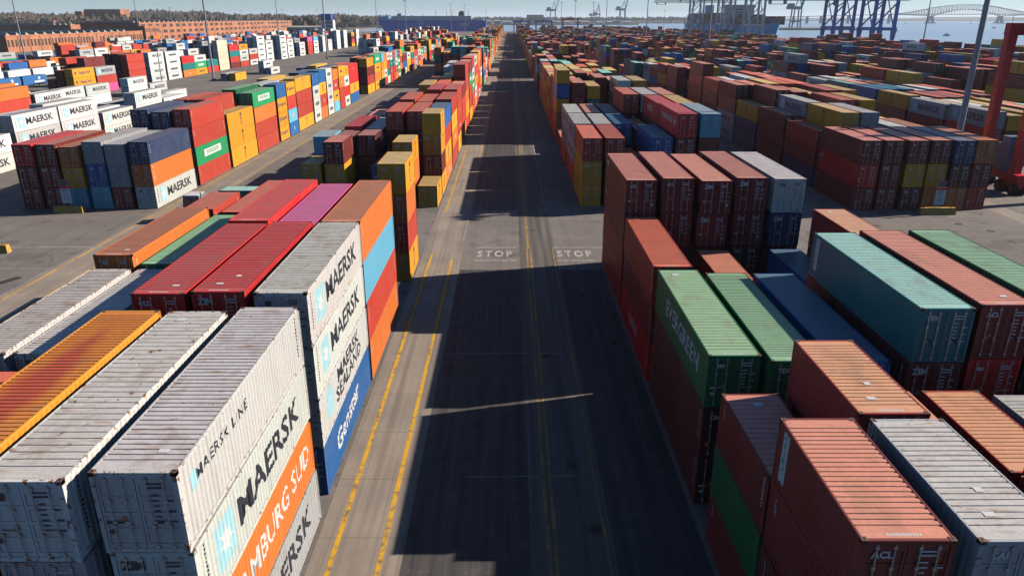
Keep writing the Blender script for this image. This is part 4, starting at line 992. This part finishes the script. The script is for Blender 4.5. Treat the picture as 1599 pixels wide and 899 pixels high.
# small houses on the slope
M_HW = plain('house_wall', (.50, .46, .42), .8); M_HR = plain('house_roof', (.20, .13, .11), .8); M_HW2 = plain('house_brick', (.35, .17, .12), .8)
rh = random.Random(9)
def house(x, y, z, w, d, h, label, mat):
    t = empty('house', (x, y, z), rh.uniform(-.3, .3)); tag(t, label, 'house', 'small houses on the wooded slope')
    b = MB(); b.box((-w/2, -d/2, 0), (w/2, d/2, h)); wl_ = b.build('wall', mat, t)
    b = MB(); b.quad([(-w/2-.4, -d/2-.4, h), (w/2+.4, -d/2-.4, h), (w/2+.4, 0, h + d*.3), (-w/2-.4, 0, h + d*.3)]); b.quad([(-w/2-.4, 0, h + d*.3), (w/2+.4, 0, h + d*.3), (w/2+.4, d/2+.4, h), (-w/2-.4, d/2+.4, h)])
    b.quad([(-w/2-.4, -d/2-.4, h), (-w/2-.4, 0, h + d*.3), (-w/2-.4, d/2+.4, h)]); b.quad([(w/2+.4, -d/2-.4, h), (w/2+.4, 0, h + d*.3), (w/2+.4, d/2+.4, h)]); b.build('roof', M_HR, t)
    b = MB()
    for i in range(3): b.box((-w/2 + w*(i+.3)/3, -d/2-.05, h*.35), (-w/2 + w*(i+.7)/3, -d/2-.003, h*.7))
    b.build('windows', M_WIN, t)
for i in range(20):
    x = -1010 + i * 31 + rh.uniform(-8, 8); y = rh.uniform(1350, 1560)
    house(x, y, 0, rh.uniform(9, 22), 10, rh.uniform(5, 9) + 8, ('pale' if i % 2 else 'brick') + ' house on the slope, ' + ORD[min(i, 19)] + (' from left' if i < 20 else ' group towards the right'), M_HW if i % 2 else M_HW2)
for i, (x, y, w, d, h, col, lab) in enumerate(((-310, 1180, 60, 20, 9, (.55, .52, .46), 'long pale shed behind the white stacks'), (-250, 1040, 26, 14, 7, (.35, .37, .40), 'grey shed before the blue ship'),
        (-420, 1420, 120, 26, 9, (.60, .58, .52), 'very long white shed below the wooded hill'), (-520, 1330, 50, 20, 7, (.28, .22, .2), 'brown shed below the wooded hill'), (-640, 1050, 90, 30, 12, (.5, .48, .44), 'pale flat shed behind the far warehouse'), (-760, 1180, 110, 30, 12, (.42, .40, .36), 'dull grey shed at the far left'))):
    t = empty('shed', (x, y, 0)); tag(t, lab, 'shed', 'low sheds in the distance'); m_ = plain('shed_wall', col, .8)
    b = MB(); b.box((-w/2, -d/2, 0), (w/2, d/2, h)); b.build('wall', m_, t); b = MB(); b.hexa([(-w/2-.5, -d/2-.5, h+.01), (w/2+.5, -d/2-.5, h+.01), (w/2+.5, d/2+.5, h+.01), (-w/2-.5, d/2+.5, h+.01), (-w/2-.5, -1, h+2), (w/2+.5, -1, h+2), (w/2+.5, 1, h+2), (-w/2-.5, 1, h+2)]); b.build('roof', M_ROOFW, t)
    b = MB()
    for k in range(int(w / 12)): b.box((-w/2 + 3 + 12 * k, -d/2 - .08, 0), (-w/2 + 9 + 12 * k, -d/2 - .004, h * .7))
    b.build('dock_doors', M_WIN, t)
# office tower of the terminal
M_OFF = plain('white_cladding', (.66, .70, .72), .6); M_OFB = plain('deep_blue_cladding', (.02, .09, .38), .5)
t = empty('control_tower', (-223, 945, 0)); tag(t, 'white terminal office tower with a blue top', 'tower')
b = MB(); b.box((-7, -6, 0), (7, 6, 20)); b.box((-12, -6, 0), (-7.01, 6, 12)); b.build('wall', M_OFF, t); b = MB(); b.box((-7.2, -6.2, 20.01), (5, 6.2, 27)); b.build('blue_top', M_OFB, t)
for k in range(4): b = MB(); b.box((-5, -6.12, 4 + 4 * k), (5, -6.004, 5.6 + 4 * k)); b.build('window', M_WIN, t)

# ------------------------------------------------------------------ ships
M_HULL = plain('ship_blue', (.006, .13, .58), .45, var=.1, scale=.02); M_DECK = plain('ship_pale_grey', (.52, .54, .55), .6, var=.1, scale=.05); M_PALEB = plain('ship_pale_blue', (.16, .42, .70), .5, var=.1, scale=.05)
t = empty('car_carrier_ship', (-140, 1415, 0)); tag(t, 'long blue hulled car carrier ship with grey upper decks and white letters', 'ship')
b = MB(); b.hexa([(-88, -16, -2.6), (96, -16, -2.6), (96, 16, -2.6), (-88, 10, -2.6), (-101, -16, 18), (97, -16, 18), (97, 16, 18), (-101, 10, 18)]); hl = b.build('hull', M_HULL, t)
b = MB(); b.hexa([(-80, -16, 18.01), (70, -16, 18.01), (70, 16, 18.01), (-80, 12, 18.01), (-72, -14, 25.5), (70, -15.5, 25.5), (70, 16, 25.5), (-72, 12, 25.5)]); b.box((70.1, -15.9, 18.01), (92, 15, 20)); b.build('upper_deck', M_DECK, t)
b = MB(); b.hexa([(-101, -16.1, 18.02), (-81, -16.1, 18.02), (-81, 10, 18.02), (-101, 10, 18.02), (-97, -15.8, 23.2), (-80, -14.9, 25), (-80, 10, 25), (-97, 10, 23.2)]); b.build('bow_house', M_PALEB, t)
b = MB(); b.hexa([(-28, -16.2, 10), (-18, -16.2, 10), (-18, -16.02, 10), (-28, -16.02, 10), (-28, -16.2, 18), (-12, -16.2, 18), (-12, -16.02, 18), (-28, -16.02, 18)]); b.build('ramp_housing', M_PALEB, t)
b = MB(); b.box((-66, -8, 25.6), (-58, 8, 29)); b.box((-62, -8, 29), (-59, 8, 30.5)); b.build('bridge_house', M_PALEB, t)
b = MB(); b.box((46, -6, 25.6), (56, 6, 31.5)); b.box((48, -5, 31.5), (55, 4, 34)); b.build('funnel', plain('funnel_dark', (.12, .08, .09), .6), t)
b = MB()
for xx in (-20, 4, 24, 34, 64): b.tube((xx, 0, 25.5), (xx, 0, 30 + (xx % 5)), .5, n=6)
b.build('deck_masts', M_STEEL, t)
vs, fs = text_mesh('NYK', 8.5, .05, 1.0); me = bpy.data.meshes.new('lettering'); me.from_pydata([(58 + x, -16.15, 10.5 + y) for x, y in vs], [], fs); link('lettering', me, t, mat=M_WHITE)
# container ship at the quay
M_HULL2 = plain('ship_bright_blue', (.02, .45, .92), .45, var=.08, scale=.02)
t = empty('container_ship', (334, 960, 0)); tag(t, 'big container ship with bright light blue hull behind the white quay cranes', 'ship')
b = MB(); n = 9
sec_ = []
for i in range(n + 1):
    y = i / n * 420; wd = 21 * min(1, (.02 + (y / 55)) ** .6) if y < 55 else 21
    sec_.append((y, wd))
for (ya, wa), (yb, wb) in zip(sec_[:-1], sec_[1:]):
    b.hexa([(-wa*.8, ya + (8 if ya == 0 else 0), -2.6), (wa*.8, ya + (8 if ya == 0 else 0), -2.6), (wb*.93, yb, -2.6), (-wb*.93, yb, -2.6), (-wa, ya - (4 if ya == 0 else 0), 13.5 + (3 if ya == 0 else 0)), (wa, ya - (4 if ya == 0 else 0), 13.5 + (3 if ya == 0 else 0)), (wb, yb, 13.5), (-wb, yb, 13.5)])
b.build('hull', M_HULL2, t)
b = MB(); b.box((-20, 160, 13.6), (20, 176, 40)); b.box((-22, 161, 36), (22, 174, 40.1)); sh = b.build('superstructure', M_DECK, t)
b = MB()
for k in range(5): b.box((-15, 159.8, 17 + 4 * k), (15, 159.99, 18.4 + 4 * k))
b.build('windows', M_WIN, sh)
b = MB(); b.box((-6, 330, 13.6), (6, 342, 42)); b.build('funnel', M_PALEB, t)
rs = random.Random(4); b = MB(); mats = [plain('deck_box_maroon', (.20, .05, .05), .7), plain('deck_box_grey', (.28, .27, .27), .7), plain('deck_box_brown', (.24, .09, .06), .7), plain('deck_box_blue', (.06, .13, .25), .7)]
for k in range(27):
    y = 30 + k * 14
    if 155 < y < 180 or 322 < y < 345: continue
    top = 4 if y < 90 else 5 if y < 155 else 6
    for c in range(-8, 8):
        hh = top + rs.choice([-1, 0, 0, 0])
        for q in range(max(0, hh - 3), hh) if abs(c) < 7 else range(hh):
            b.box((c * 2.5 + .05, y, 14.0 + q * 2.6), (c * 2.5 + 2.45, y + 12.2, 14.0 + q * 2.6 + 2.55), rs.choice([0, 0, 2, 2, 1, 3]))
o = b.build('deck_cargo', mats, t); tag(o, kind='stuff')

# ------------------------------------------------------------------ quay cranes
def quay_crane(x, y, mat, label, H=44, gauge=17, dep=23, boomw=95, group=None, back=60):
    t = empty('quay_crane', (x, y, 0)); tag(t, label, 'quay crane', group)
    for sx in (0, gauge):
        for sy in (0, dep):
            b = MB(); b.hexa([(sx-.8, sy-.8, 1), (sx+.8, sy-.8, 1), (sx+.8, sy+.8, 1), (sx-.8, sy+.8, 1), (sx-1.9, sy-1.2, 13), (sx+1.9, sy-1.2, 13), (sx+1.9, sy+1.2, 13), (sx-1.9, sy+1.2, 13)])
            b.box((sx-1.1, sy-1.1, 15.4), (sx+1.1, sy+1.1, H)); b.box((sx-1, sy-3.5, 0), (sx+1, sy+3.5, 1)); b.build('leg', mat, t)
    b = MB()
    for sy in (0, dep): b.box((-2, sy-1.3, 13.01), (gauge+2, sy+1.3, 15.39)); b.box((-1, sy-1, H-2), (gauge+1, sy+1, H-.01))
    for sx in (0, gauge): b.box((sx-1, 1.31, 13.3), (sx+1, dep-1.31, 15.2)); b.box((sx-.9, 1.3, H-2), (sx+.9, dep-1.3, H-.3))
    b.build('portal_beam', mat, t)
    b = MB()
    for sy in (0, dep): b.bar((1.2, sy, 16.5), (gauge-1.2, sy, 33), 1.0); b.bar((1.2, sy, 32), (gauge - 1.2, sy, H - 2.5), .9)
    b.bar((0, 1.5, 15.5), (0, dep-1.5, H-3), .7); b.bar((gauge, 1.5, 15.5), (gauge, dep-1.5, H-3), .7)
    b.build('brace', mat, t)
    b = MB()                                              # lattice boom running out over the water and back over the land
    for yy in (dep/2 - 3.2, dep/2 + 3.2):
        for zz in (H - 6.5, H - 3): b.box((-back, yy-.45, zz-.4), (gauge + boomw * .55, yy+.45, zz+.4))
        k = -back
        while k < gauge + boomw * .55 - 6: b.bar((k, yy, H-6.5), (k+3, yy, H-3), .45); b.bar((k+3, yy, H-3), (k+6, yy, H-6.5), .45); k += 6
    for k in range(-int(back), int(gauge + boomw * .5), 9): b.box((k-.3, dep/2-3.2, H-6.8), (k+.3, dep/2+3.2, H-6.3))
    b.build('boom', mat, t)
    b = MB(); b.box((-24, dep/2-4, H-2.5), (-4, dep/2+4, H+4)); b.build('machinery_house', M_GREYBLUE if mat is not M_WCR else M_DECK, t)
    b = MB(); b.box((2, dep/2-1.6, H-11), (5, dep/2+1.6, H-7)); cb = b.build('cab', M_MASTDARK, t)
    b = MB(); b.bar((gauge, dep/2, H), (gauge-2, dep/2, H+28), 1.6); b.bar((0, dep/2, H), (gauge-2, dep/2, H+28), 1.0); b.build('apex_frame', mat, t)
    b = MB(); b.bar((gauge-2, dep/2, H+28), (gauge + boomw*.5, dep/2, H-2.6), .35); b.bar((gauge-2, dep/2, H+28), (-back+4, dep/2, H-2.6), .35); b.build('stay', mat, t)
    b = MB(); b.box((-back+4, dep/2-4, H-10), (-back+18, dep/2+4, H-9.6)); b.box((-back+4, dep/2-4, H-9.5), (-back+4.4, dep/2+4, H-6.9)); b.box((-back+17.6, dep/2-4, H-9.5), (-back+18, dep/2+4, H-6.9)); b.build('hanging_platform', M_MASTDARK, t)
    return t
M_BCR = plain('crane_blue', (.008, .17, .60), .5, var=.1, scale=.2); M_WCR = plain('crane_white', (.72, .70, .68), .5, var=.15, scale=.2)
quay_crane(291, 690, M_BCR, 'blue quay crane on the right, farther of the pair', group='blue quay cranes')
quay_crane(291, 615, M_BCR, 'blue quay crane on the right, nearer of the pair', H=46, group='blue quay cranes')
quay_crane(291, 935, M_WCR, 'white quay crane before the light blue ship, rightmost', H=52, group='white quay cranes')
quay_crane(291, 1060, M_WCR, 'white quay crane before the light blue ship, middle one', H=52, group='white quay cranes')
quay_crane(291, 1230, M_WCR, 'white quay crane before the light blue ship, leftmost', H=52, group='white quay cranes')
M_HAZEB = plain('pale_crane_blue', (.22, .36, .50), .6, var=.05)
def harbour_crane(x, y, h, label, lean=.16, mat=None):
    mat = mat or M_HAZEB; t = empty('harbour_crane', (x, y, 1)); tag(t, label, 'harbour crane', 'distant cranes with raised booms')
    k = h / 90
    b = MB()
    for sx in (-9, 9):
        for sy in (-8, 8): b.bar((sx*k, sy*k, 0), (sx*.8*k, sy*k, 40*k), 2.2*k)
    b.build('legs', mat, t)
    b = MB(); b.box((-10*k, -9*k, 12*k), (10*k, 9*k, 15*k)); b.box((-22*k, -5*k, 38*k), (10*k, 5*k, 44*k)); b.build('portal', mat, t)
    b = MB(); b.box((-20*k, -6*k, 44.1*k), (-8*k, 6*k, 50*k)); b.build('machinery_house', mat, t)
    b = MB()
    for s in (-1, 1): b.bar((9*k, s*3*k, 42*k), (9*k + h*lean, s*3*k, h), 2.0*k, 3*k)
    for i in range(7):
        f0 = i / 7; f1 = (i + 1) / 7
        b.bar((9*k + h*lean*f0, -3*k, 42*k + (h-42*k)*f0), (9*k + h*lean*f1, 3*k, 42*k + (h-42*k)*f1), .9*k)
    b.build('boom', mat, t)
    b = MB(); b.bar((-4*k, 0, 44*k), (4*k, 0, 66*k), 1.6*k); b.bar((9*k, 0, 44*k), (4*k, 0, 66*k), 1.6*k); b.bar((4*k, 0, 66*k), (9*k + h*lean*.7, 0, 42*k + (h-42*k)*.7), .6*k); b.build('apex_frame', mat, t)
harbour_crane(160, 2880, 104, 'distant harbour crane with raised boom, nearest the road end')
harbour_crane(338, 2960, 74, 'distant harbour crane with folded boom, middle of three', -.1)
harbour_crane(440, 3020, 112, 'distant harbour crane with raised boom, rightmost of three', .10)
harbour_crane(318, 2950, 66, 'distant harbour crane close beside the folded one', .2)
harbour_crane(640, 1725, 92, 'blue crane with raised boom on the small spit', .14, plain('spit_crane_blue', (.04, .20, .40), .6))
# portal gantries at the far end of the yard
def far_gantry(x, y, w, h, mat, label):
    t = empty('yard_gantry', (x, y, 0)); tag(t, label, 'gantry crane', 'gantries at the far end of the yard')
    for sx in (0, w):
        for sy in (0, 7): b = MB(); b.box((sx-.7, sy-.7, 1.6), (sx+.7, sy+.7, h)); b.build('leg', mat, t)
        b = MB(); b.box((sx-.8, -2, .8), (sx+.8, 9, 1.6)); b.build('sill_beam', mat, t)
        for yy in (-1, 8): b = MB(); b.tube((sx-.6, yy, .8), (sx+.6, yy, .8), .8, n=12); b.build('wheel', M_TYRE, t)
    for sy in (0, 7): b = MB(); b.box((-1.5, sy-.8, h), (w+1.5, sy+.8, h+1.8)); b.build('girder', mat, t)
    b = MB(); b.box((w*.4, .9, h+.2), (w*.4+4, 6.1, h+3)); b.build('trolley', M_GREYBLUE, t)
far_gantry(5.5, 1060, 21, 17, M_BCR, 'dark blue yard gantry at the road end, left one'); far_gantry(36, 1060, 21, 17, M_BCR, 'dark blue yard gantry at the road end, right one')
far_gantry(71, 1030, 20, 20, M_RED, 'red yard gantry far down the right stacks')

# ------------------------------------------------------------------ the long truss bridge
M_BRG = plain('bridge_steel', (.12, .17, .24), .6, var=.05); M_PIER = plain('bridge_pier', (.06, .26, .48), .8, var=.1)
bx, by = 1913.0, 3500.0
t = empty('truss_bridge', (bx, by, 0)); tag(t, 'long steel arched truss bridge crossing the harbour', 'bridge')
SPAN = 315.0
def zdeck(x): return 36.5 if -190 <= x <= SPAN + 190 else (36.5 - (-190 - x) * .024 if x < 0 else 36.5 - (x - SPAN - 190) * .02)
def chords(x):
    if x < 0: u = -x / 190; return 62 - 40 * u ** 1.1 + 12 * u * u + (3 if u < .05 else 0), 27 + 9 * u ** .6
    if x > SPAN: u = (x - SPAN) / 190; return 62 - 40 * u ** 1.1 + 12 * u * u, 27 + 9 * u ** .6
    u = abs(x - SPAN / 2) / (SPAN / 2); return 77 - 14 * u * u, 57 - 30 * u ** 2
b = MB(); N_ = 56; xs = [-190 + (SPAN + 380) * i / N_ for i in range(N_ + 1)]
for yy in (-10, 10):
    b = MB()
    for i in range(N_):
        xa, xb = xs[i], xs[i+1]; ta, ba = chords(xa); tb_, bb = chords(xb)
        b.bar((xa, yy, ta), (xb, yy, tb_), 2.0); b.bar((xa, yy, ba), (xb, yy, bb), 2.0)
        b.bar((xa, yy, ba), (xa, yy, ta), 1.0)
        if i % 2: b.bar((xa, yy, ba), (xb, yy, tb_), .8)
        else: b.bar((xa, yy, ta), (xb, yy, bb), .8)
        if 0 < xa < SPAN and ba > 38: b.bar((xa, yy, 37.5), (xa, yy, ba), .6)
    b.build('truss', M_BRG, t)
b = MB(); k = -1250
while k < 1500: b.hexa([(k, -10, zdeck(k)-1.6), (k+50, -10, zdeck(k+50)-1.6), (k+50, 10, zdeck(k+50)-1.6), (k, 10, zdeck(k)-1.6), (k, -10, zdeck(k)+1), (k+50, -10, zdeck(k+50)+1), (k+50, 10, zdeck(k+50)+1), (k, 10, zdeck(k)+1)]); k += 50
b.build('deck', M_BRG, t)
for px_ in (0, SPAN):
    b = MB(); b.box((px_-18, -16, -3), (px_+18, 16, 2)); b.bar((px_-11, 0, 2), (px_-5, 0, 27), 6, 16); b.bar((px_+11, 0, 2), (px_+5, 0, 27), 6, 16); b.box((px_-8, -10, 22), (px_+8, 10, 26)); b.build('main_pier', M_PIER, t)
for px_ in [-190 - 62 * i for i in range(17)] + [SPAN + 190 + 62 * i for i in range(10)]:
    b = MB(); zt = zdeck(px_) - 1.7; b.box((px_-3, -8, -3), (px_-1, 8, zt)); b.box((px_+1, -8, -3), (px_+3, 8, zt)); b.box((px_-4, -9, -3), (px_+4, 9, 0)); b.build('pier', M_PIER, t)

# ------------------------------------------------------------------ small boats and buoys on the water
M_BOAT = plain('boat_hull', (.25, .27, .30), .6)
for i, (x, y, lab) in enumerate(((745, 1480, 'small sailing boat in the middle of the bay'), (640, 1120, 'small boat left of the thick mast'), (1200, 1900, 'small boat towards the right of the bay'), (2010, 3350, 'low barge right of the left bridge pier'), (1700, 3300, 'low barge left of the left bridge pier'))):
    t = empty('boat', (x, y, -2.5)); tag(t, lab, 'boat', 'small boats on the bay')
    b = MB(); b.hexa([(-4, -1.4, 0), (4, -1, 0), (4, 1, 0), (-4, 1.4, 0), (-4.6, -1.7, 1.6), (5.4, -.3, 2), (5.4, .3, 2), (-4.6, 1.7, 1.6)]); b.build('hull', M_BOAT, t)
    b = MB(); b.box((-2, -.9, 1.61), (1, .9, 3.2)); b.build('cabin', M_BOAT, t); b = MB(); b.tube((.4, 0, 3.2), (.4, 0, 9), .12, n=6); b.build('boat_mast', M_BOAT, t)

# ------------------------------------------------------------------ hills and woods
def ridge(name, x0, x1, y0, y1, zf, mat, nx=90, ny=10):
    b = MB(); V = []; 
    for j in range(ny + 1):
        for i in range(nx + 1):
            x = x0 + (x1 - x0) * i / nx; v = j / ny; y = y0 + (y1 - y0) * v
            V.append((x, y, .9 + zf(x) * math.sin(math.pi * min(1, v * .5 + 0)) * (1 if v < 1 else 1)))
    b.v = V; b.f = [(j*(nx+1)+i, j*(nx+1)+i+1, (j+1)*(nx+1)+i+1, (j+1)*(nx+1)+i) for j in range(ny) for i in range(nx)]; b.m = [0] * len(b.f)
    o = b.build(name, mat); tag(o, kind='structure'); return o
def hz(x): return 14 + 6 * math.sin(x * .004) + 4 * math.sin(x * .011 + 1) + 3 * math.sin(x * .031)
M_HILL = plain('wooded_hill', (.085, .07, .055), .95, var=.3, scale=.01)
ridge('hill', -3600, -300, 1960, 2600, lambda x: max(2, hz(x) * (1.0 if x < -700 else .75)), M_HILL)
ridge('hill', -420, 950, 3900, 4700, lambda x: 9 + 9 * math.exp(-((x - 60) / 170) ** 2) + 3 * math.sin(x * .02), M_HILL, 60)
ridge('hill', 1500, 9000, 6300, 8800, lambda x: 19 + 7 * math.sin(x * .0013 + .6) + 4 * math.sin(x * .004), M_HILL, 60)
def leaf_mat(name, col):
    m, N, L, B = new_mat(name); geo = N.new('ShaderNodeNewGeometry')
    n = noise(N, L, geo.outputs['Position'], .02, 3)
    L.new(mixc(N, L, ramp(N, L, n, .35, .65), col, tuple(c * .55 for c in col)), B.inputs['Base Color']); B.inputs['Roughness'].default_value = .95; return m
def woods(name, label, count, xr, yr, zfn, mats, seed, size=(8, 17)):
    r = random.Random(seed); b = MB()
    for _ in range(count):
        x = r.uniform(*xr); y = r.uniform(*yr); z = zfn(x, y); s = r.uniform(*size); mi = r.choice(range(len(mats)))
        for k in range(5):                              # five ragged clumps make a crown
            cx, cy_, cz = x + r.gauss(0, s*.3), y + r.gauss(0, s*.3), z + s * r.uniform(.35, 1.0); q = s * r.uniform(.22, .4); n = len(b.v)
            pts = [(cx + q*r.uniform(.6, 1.2), cy_, cz), (cx - q*r.uniform(.6, 1.2), cy_, cz), (cx, cy_ + q, cz), (cx, cy_ - q, cz), (cx + r.gauss(0, q*.3), cy_, cz + q*r.uniform(.7, 1.3)), (cx, cy_, cz - q)]
            b.v += pts
            for f_ in ((0,2,4),(2,1,4),(1,3,4),(3,0,4),(2,0,5),(1,2,5),(3,1,5),(0,3,5)): b.f.append(tuple(n+i for i in f_)); b.m.append(mi)
    o = b.build(name, mats); tag(o, label, 'woodland', kind='stuff'); return o
L1, L2_, L3_ = leaf_mat('bare_twigs', (.13, .095, .075)), leaf_mat('dark_evergreen', (.035, .045, .035)), leaf_mat('brown_wood', (.16, .11, .085))
def hillz(x, y): v = min(1, max(0, (y - 1960) / 640)); return .9 + max(2, hz(x) * (1.0 if x < -700 else .75)) * math.sin(math.pi * v * .5)
woods('woodland', 'bare brown and dark woodland covering the hills at upper left', 4200, (-2500, -330), (1965, 2560), hillz, [L1, L2_, L3_], 1, (11, 19))
woods('woodland', 'scrubby bare trees between the houses behind the warehouses', 900, (-1500, -330), (1360, 1700), lambda x, y: 0, [L1, L2_, L3_], 2, (13, 24))
woods('woodland', 'far hazy woods beyond the harbour', 700, (-400, 940), (3880, 4300), lambda x, y: 6, [L1, L2_], 3, (9, 18))
# distant port sheds along the far shore
M_PB = plain('port_shed_blue', (.06, .17, .32), .7); M_PW = plain('port_shed_white', (.55, .57, .6), .7)
rp = random.Random(14)
for i in range(16):
    x = -120 + i * 38 + rp.uniform(-6, 6); y = rp.uniform(2920, 3050) if x > 130 else rp.uniform(2800, 2900); w = rp.uniform(18, 34); h = rp.uniform(5, 12)
    t = empty('port_shed', (x, y, 1)); tag(t, ('blue' if i % 3 else 'white') + ' shed on the far shore, ' + ORD[i] + ' from left', 'shed', 'sheds on the far shore')
    b = MB(); b.box((-w/2, -10, 0), (w/2, 10, h)); b.build('wall', M_PB if i % 3 else M_PW, t); b = MB(); b.hexa([(-w/2, -10, h+.01), (w/2, -10, h+.01), (w/2, 10, h+.01), (-w/2, 10, h+.01), (-w/2, -1, h+2.5), (w/2, -1, h+2.5), (w/2, 1, h+2.5), (-w/2, 1, h+2.5)]); b.build('roof', M_PW, t)

# ------------------------------------------------------------------ white box trailers parked in the left lots
M_TRW = plain('trailer_white', (.74, .74, .71), .5, var=.1); M_TRB = plain('trailer_blue', (.03, .16, .42), .5, var=.1)
def trailer(x, y, mat, label, logo=False):
    t = empty('box_trailer', (x, y, 0)); tag(t, label, 'trailer', 'box trailers parked at the left')
    b = MB(); b.box((-1.25, -6.6, 1.15), (1.25, 6.6, 4.0)); b.build('box', mat, t)
    b = MB(); b.box((-.5, -6.4, .85), (.5, 6.4, 1.14)); b.box((-1.1, 2.0, .1), (-.95, 2.2, 1.1)); b.box((.95, 2.0, .1), (1.1, 2.2, 1.1)); b.build('chassis', M_MASTDARK, t)
    for yy in (-5.4, -4.2):
        for s in (-1, 1): b = MB(); a, c = sorted((s*1.2, s*.7)); b.tube((a, yy, .5), (c, yy, .5), .5, n=12); b.build('wheel', M_TYRE, t)
    b = MB(); b.box((-1.2, 6.61, 1.6), (1.2, 6.9, 3.6)); b.build('cooling_unit', M_STEEL, t)
    b = MB()
    if logo:
        vs, fs = star(.9, 5); b.v += [(1.262, 2.5 + x_, 3.0 + y_) for x_, y_ in vs]; b.f += fs; b.m += [0]*len(fs); b.box((1.252, -.5, 1.6), (1.262, 5.2, 2.2))
        b.build('logo', M_WHITE, t)
    else:
        b.box((1.252, -5.6, 2.9), (1.262, -5.2, 3.3)); b.box((1.252, -5.6, 2.1), (1.262, -5.2, 2.5)); b.build('marker', M_GOLD, t)
for i in range(13): trailer(-189.5 - (i % 2) * .4 + i * .6, 258 + 14.6 * i, M_TRW, f'clean white box trailer, {ORD[i]} from left in the long white line')
for i in range(3): trailer(-166.5, 232 + 14.6 * i, M_TRB, f'blue box trailer with white logo, {ORD[i]} from left', True)
for i in range(4): trailer(-214 + .5 * i, 300 + 15 * i, M_TRW, f'white box trailer in the line before the warehouse, {ORD[i]} from left')

# ------------------------------------------------------------------ the air
M_HAZE = bpy.data.materials.new('haze_air'); M_HAZE.use_nodes = True; nt = M_HAZE.node_tree; nt.nodes.clear()
out = nt.nodes.new('ShaderNodeOutputMaterial'); pv = nt.nodes.new('ShaderNodeVolumePrincipled'); pv.inputs['Color'].default_value = (.80, .90, 1.0, 1)
pv.inputs['Density'].default_value = .000065; pv.inputs['Anisotropy'].default_value = .2
nt.links.new(pv.outputs[0], out.inputs['Volume'])
b = MB(); b.box((-30500, -3200, -6.2), (30500, 33500, 125)); o = b.build('haze', M_HAZE); tag(o, kind='stuff')
